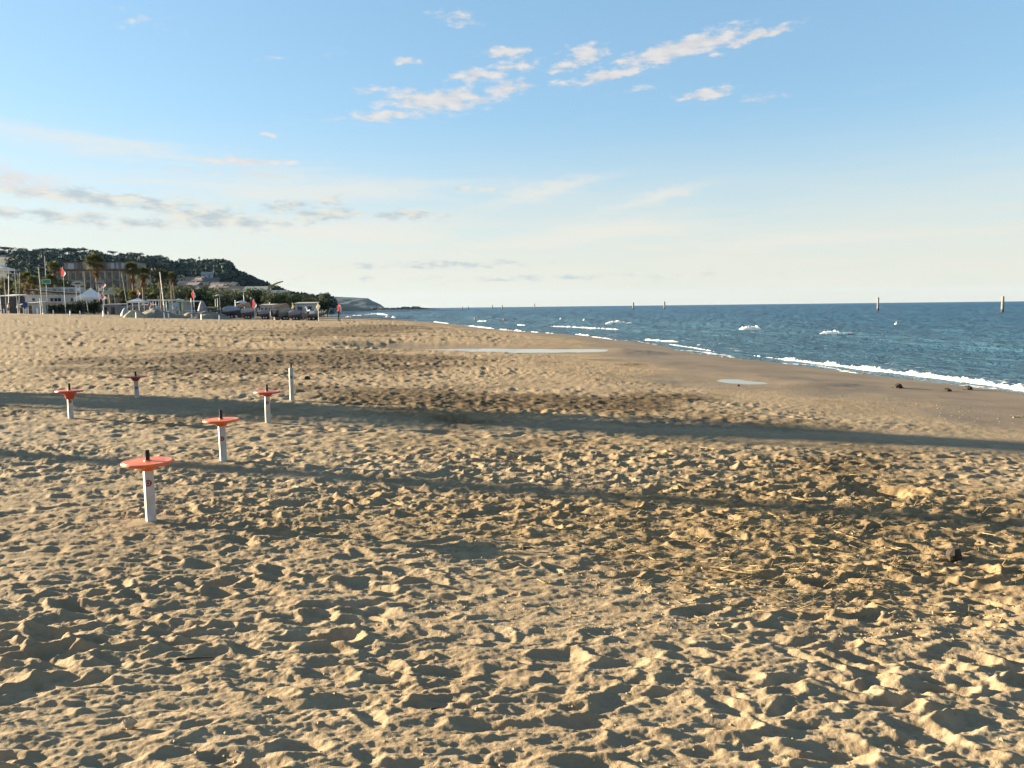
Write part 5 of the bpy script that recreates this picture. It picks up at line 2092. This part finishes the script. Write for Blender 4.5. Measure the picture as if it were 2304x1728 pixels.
FOAM = [([(1735, 806), (1790, 812), (1860, 821), (1950, 832), (2040, 842), (2130, 853), (2220, 864), (2310, 877), (2460, 896)], 9, 'long white breaking wave running along the shore at the right'),
        ([(1690, 800), (1740, 806), (1800, 814)], 4, 'thin foam leading into the long breaking wave'),
        ([(1536, 792), (1600, 800), (1660, 808), (1735, 816)], 2.2, 'thin foam line at the edge of the wet sand'),
        ([(1448, 764), (1500, 768), (1528, 769)], 4.5, 'short bright foam crest off the creek mouth'),
        ([(1505, 774), (1560, 782), (1610, 791)], 2.5, 'narrow foam edge just right of the creek mouth'),
        ([(1236, 734), (1290, 736), (1340, 739), (1394, 741)], 3.2, 'long thin foam line offshore in the middle'),
        ([(1364, 729), (1392, 728), (1420, 727)], 6.5, 'bright breaking crest in the middle of the sea'),
        ([(1662, 741), (1690, 741), (1712, 740)], 7.5, 'bright breaking crest left of centre right'),
        ([(1845, 751), (1880, 750), (1918, 749)], 7.0, 'bright breaking crest below the second pile'),
        ([(2222, 762), (2244, 762)], 4.0, 'small whitecap at the right'), ([(1600, 795), (1615, 796)], 3.0, 'tiny foam patch near the shore'),
        ([(1568, 776), (1580, 776)], 3.2, 'tiny foam patch beyond the wet sand'), ([(975, 724), (1010, 728)], 2.0, 'foam edge on the far shore'),
        ([(1052, 733), (1085, 737), (1112, 740)], 3.4, 'white foam edge along the sandy point'), ([(1122, 742), (1150, 744), (1184, 746)], 4.0, 'thicker foam at the sandy point'),
        ([(1194, 747), (1212, 748)], 2.6, 'short foam edge right of the sandy point'), ([(1228, 749), (1246, 750)], 2.6, 'small foam edge beyond the wet strip'),
        ([(1294, 752), (1326, 755)], 4.6, 'foam patch before the wet strip'), ([(1330, 757), (1360, 761), (1390, 766)], 2.4, 'foam line curving in to the creek'),
        ([(1074, 723), (1098, 723.5)], 3.6, 'small crest left of the swimmer buoys'), ([(1163, 731), (1182, 732)], 2.4, 'faint crest before the sandy point'),
        ([(818, 708), (850, 707), (872, 709)], 3.4, 'white crest off the boats'), ([(864, 714), (890, 715)], 4.0, 'second white crest off the boats'),
        ([(765, 714), (790, 713)], 3.2, 'foam on the far shore beside the lone flag'), ([(794, 710), (815, 710)], 2.4, 'foam streak beyond the lone flag')]
for i, (px, hp, lab) in enumerate(FOAM):
    foam_roll(px, hp, lab, 7 + i)


# ------------------------------------------------------------------ drift and litter on the sand
def surf_z(x, y):
    x_, y_ = np.array([x]), np.array([y])
    z, s, pw = macro(x_, y_, True)
    return float((z + relief(x_, y_) * (1 - pw) + 0.05 * fbm(x_ / 9, y_ / 7, 3, 60) * sstep(12, 22, s) * (1 - pw))[0])


def on_sand(u, v):
    g = ground_at(u, v)
    return Vector((g.x, g.y, surf_z(g.x, g.y)))


weed = mat('seaweed', (.035, .026, .016), .8, .4, 12.0, bump=.6)
driftwood = mat('driftwood', (.34, .24, .12), .9, .3, 10.0)
dark_wood = mat('dark_driftwood', (.04, .03, .022), .9, .3, 10.0)


def lump(name, u, v, r, label, mt, cat, seed, flat=.6, n=10):
    rnd = random.Random(seed)
    p = on_sand(u, v)
    t = thing(name, label, cat, p, rnd.uniform(0, 6))
    rings = []
    for j in range(7):
        a = math.pi * (j + .25) / 7.2
        rings.append([(r * math.sin(a) * math.cos(b) * rnd.uniform(.75, 1.2), r * .75 * math.sin(a) * math.sin(b) * rnd.uniform(.75, 1.2), -r * flat * math.cos(a) * rnd.uniform(.85, 1.1) + r * flat * .55) for b in [2 * math.pi * i / n for i in range(n)]])
    MB().loft(rings).build('clump', mt, t)
    m_ = MB()
    for k in range(7):
        a = rnd.uniform(0, 6.28)
        q = r * rnd.uniform(1.1, 1.7)
        m_.tube((0, 0, r * .2), (q * math.cos(a), q * math.sin(a) * .7, r * rnd.uniform(-.05, .25)), r * .09, r * .03, 5)
    m_.build('strands', mt, t)


lump('seaweed', 2020, 873, .13, 'dark seaweed clump on the wet sand, left of three', weed, 'seaweed', 1)
lump('seaweed', 2130, 880, .10, 'small dark seaweed clump on the wet sand, middle of three', weed, 'seaweed', 2)
lump('seaweed', 2178, 877, .12, 'dark seaweed clump on the wet sand, right of three', weed, 'seaweed', 3)
lump('seaweed', 1661, 869, .05, 'tiny dark clump below the oval puddle', weed, 'seaweed', 4)
lump('stone', 2147, 1258, .062, 'dark rounded stone lying on the ochre sand at the right', dark_wood, 'stone', 5, .85)
lump('stone', 690, 853, .10, 'small dark lump right of the bare post', weed, 'stone', 6)


def stick(u, v, L, a, r, label, mt, seed, branch=2):
    rnd = random.Random(seed)
    p = on_sand(u, v)
    t = thing('stick', label, 'stick', p + Vector((0, 0, r * .8 + .012)), a)
    m_ = MB()
    pts = [Vector((-L / 2 + L * k / 4, rnd.uniform(-.04, .04) * L, rnd.uniform(-.02, .03) * L)) for k in range(5)]
    for k in range(4):
        m_.tube(pts[k], pts[k + 1], r * (1 - .15 * k), r * (.85 - .15 * k), 6)
    m_.build('stem', mt, t)
    b = MB()
    for k in range(branch):
        q = pts[1 + k % 3]
        b.tube(q, q + Vector((L * rnd.uniform(.1, .3), rnd.choice([-1, 1]) * L * rnd.uniform(.1, .3), L * rnd.uniform(0, .15))), r * .6, r * .25, 5)
    if branch:
        b.build('twig', mt, t)


STICKS = [(2296, 941, .28, .1, .012, 'pale stick on the dry sand at the right edge', driftwood), (1850, 1236, .16, -.6, .009, 'forked pale twig left of the dark stone', driftwood),
          (2015, 1241, .14, -.2, .008, 'short pale twig between the forked twig and the dark stone', driftwood), (1640, 1288, .22, -.5, .010, 'pale branch lying in the churned sand right of centre', driftwood),
          (2135, 1379, .17, -.15, .010, 'straight pale stick below the dark stone', driftwood), (1800, 1128, .16, -.9, .009, 'small pale twig in the shadow band at the right', driftwood),
          (440, 1481, .16, .02, .0065, 'thin dark stick lying flat in the left foreground', dark_wood), (1190, 1243, .085, .02, .010, 'short dark piece of wood in the middle of the sand', dark_wood),
          (978, 1607, .035, .5, .006, 'tiny black scrap in the central foreground', dark_wood), (1590, 1010, .22, -.7, .010, 'pale twig just below the broad shadow band', driftwood),
          (812, 858, .30, .15, .02, 'pale plank scrap right of the bare post', driftwood), (1930, 1205, .12, .4, .007, 'thin twig above the forked twig', driftwood)]
for i, (u, v, L, a, r_, lab, mt_) in enumerate(STICKS):
    stick(u, v, L, a, r_, lab, mt_, 60 + i, 0 if mt_ is dark_wood else 2)


def crumpled(u, v):
    p = on_sand(u, v)
    rnd = random.Random(4)
    t = thing('broken_shell', 'pale broken shell standing up in the left foreground sand', 'shell', p)
    m_ = MB()
    rings = []
    for s_ in (.12, .45, .8, 1.0):
        rings.append([(.034 * s_ * math.sin(q), -.012 * (1 - s_ * s_), .004 + .040 * s_ * math.cos(q * .8) * (1 + .04 * math.cos(q * 14))) for q in np.linspace(-1.25, 1.25, 15)])
    m_.loft(rings, False, False)
    back = [[(p[0], p[1] + .003, p[2]) for p in r_] for r_ in rings]
    m_.loft(back, False, False)
    m_.build('valve', mat('shell_pale', (.36, .27, .17), .7, .25, 60.0), t)
    MB().lathe([(.010, -.01), (.014, .004), (.010, .010), (.005, .012)], 9).build('hinge', driftwood, t)


crumpled(292, 1636)


def scatter_debris():
    rs = np.random.default_rng(77)
    # crumbs and clods of sand
    N = 2600
    u = np.concatenate([rs.uniform(850, 2400, N), rs.uniform(-80, 2400, 500)])
    v = np.concatenate([rs.uniform(905, 1420, N), rs.uniform(1150, 1728, 500)])
    pts = np.array([ray_z(a, b, 0.0) for a, b in zip(u, v)])
    x, y = pts[:, 0], pts[:, 1]
    z, s, pw = macro(x, y, True)
    z = z + relief(x, y) + 0.05 * fbm(x / 9, y / 7, 3, 60) * sstep(12, 22, s)
    keep = (s > 11) & (fbm(x / 1.1, y / .8, 2, 400) > -.12)
    mb = MB()
    rnd = random.Random(6)
    for a, b, c in zip(x[keep], y[keep], z[keep]):
        r_ = rnd.uniform(.003, .009) * (1 + .05 * b)
        vs = [(a + d[0] * r_ * rnd.uniform(.7, 1.3), b + d[1] * r_ * rnd.uniform(.7, 1.3), c + d[2] * r_ * rnd.uniform(.5, .8)) for d in ((1, 0, 0), (-1, 0, 0), (0, 1, 0), (0, -1, 0), (0, 0, 1), (0, 0, -1))]
        mb.add(vs, [(0, 2, 4), (2, 1, 4), (1, 3, 4), (3, 0, 4), (2, 0, 5), (1, 2, 5), (3, 1, 5), (0, 3, 5)])
    o = mb.build('sand_clods', mat('clod_sand', (.32, .23, .125), .95, .25, 8.0))
    tag(o, 'loose sand clods scattered over the trodden sand', 'clods', None, 'stuff')
    # thin straw and twig litter on the ochre sand
    N = 1500
    u, v = rs.normal(1750, 330, N), rs.normal(1170, 110, N)
    ok = (v > 930) & (v < 1420) & (u < 2420)
    pts = np.array([ray_z(a, b, 0.0) for a, b in zip(u[ok], v[ok])])
    x, y = pts[:, 0], pts[:, 1]
    z, s, pw = macro(x, y, True)
    z = z + relief(x, y)
    mb = MB()
    for a, b, c in zip(x, y, z):
        L = rnd.uniform(.03, .10)
        t_ = rnd.uniform(-1.2, 1.2)
        d = Vector((math.cos(t_) * L, math.sin(t_) * L, rnd.uniform(-.01, .035)))
        p = Vector((a, b, c + .008))
        mb.tube(p - d * .5, p + d * .5, rnd.uniform(.002, .0045), .0015, 4, False)
    o = mb.build('plant_litter', mat('straw', (.22, .15, .07), .9, .5, 3.0, col2=(.40, .29, .14)))
    tag(o, 'dry plant litter strewn over the ochre sand at the right', 'litter', None, 'stuff')


scatter_debris()


def tide_wrack():
    rs = np.random.default_rng(91)
    rnd = random.Random(17)
    N = 330
    t_ = rs.uniform(0, 1, N)
    u = 1560 + t_ * 820 + rs.normal(0, 12, N)
    v = np.interp(u, [1500, 1750, 1900, 2100, 2304, 2400], [868, 878, 893, 915, 940, 952]) + rs.normal(0, 9, N) - np.abs(rs.normal(0, 5, N))
    for nm, mt_, sel, lab in (('shell_fragments', mat('shell_white', (.36, .31, .25), .8), t_ < 2, 'pale shell fragments along the edge of the wet sand'), ('weed_scraps', weed, t_ < 0, 'dark scraps of weed along the edge of the wet sand')):
        mb = MB()
        for k in range(N):
            if (nm == 'shell_fragments') != (k % 3 != 0):
                continue
            g = ray_z(u[k], v[k], -.12)
            z = surf_z(g[0], g[1])
            g = ray_z(u[k], v[k], z)
            z = surf_z(g[0], g[1])
            r_ = rnd.uniform(.005, .015)
            vs = [(g[0] + d[0] * r_ * rnd.uniform(.7, 1.5), g[1] + d[1] * r_ * rnd.uniform(.6, 1.2), z + d[2] * r_ * .45 + .003) for d in ((1, 0, 0), (-1, 0, 0), (0, 1, 0), (0, -1, 0), (0, 0, 1), (0, 0, -1))]
            mb.add(vs, [(0, 2, 4), (2, 1, 4), (1, 3, 4), (3, 0, 4), (2, 0, 5), (1, 2, 5), (3, 1, 5), (0, 3, 5)])
        o = mb.build(nm, mt_)
        tag(o, lab, 'shells' if nm == 'shell_fragments' else 'weed', None, 'stuff')


tide_wrack()


# ------------------------------------------------------------------ trees beyond the left edge, whose long shadows cross the sand
def shade_trees():
    def back(u, v, tdist):
        g = ground_at(u, v)
        return Vector((g.x + sx * tdist, g.y + sy * tdist, macro1(g.x + sx * tdist, g.y + sy * tdist)))
    p = back(1152, 1097, 30)
    t = thing('fan_palm', 'tall palm beyond the left edge casting the thin shadow band', 'palm', p)
    for me, nm, mt_ in zip(fan_palm_meshes(91, 12.5, 2.2, .85), ('trunk', 'crown', 'dead_frond_skirt'), (bark_pale, frond, dead)):
        link(nm, me, mt_, t)
    p = back(1152, 952, 34)
    t = place_tree('cypress', 'cone', p, 15, 'tall cypress beyond the left edge casting the broad shadow band', None, leaf_dark, wide=.56)


shade_trees()


# ------------------------------------------------------------------ the air
def haze():
    m_ = bpy.data.materials.new('haze')
    m_.use_nodes = True
    t = NT(m_.node_tree)
    t.n.remove(t.n['Principled BSDF'])
    v = t.add('ShaderNodeVolumePrincipled')
    v.inputs['Color'].default_value = (.40, .66, 1.0, 1)
    v.inputs['Density'].default_value = 1.9e-5
    v.inputs['Anisotropy'].default_value = 0.2
    t.put(t.n['Material Output'].inputs['Volume'], v.outputs[0])
    o = MB().box((0, 500, 55), (13600, 13600, 146)).build('haze', m_)
    tag(o, 'thin sea haze over beach and water', None, None, 'stuff')


haze()
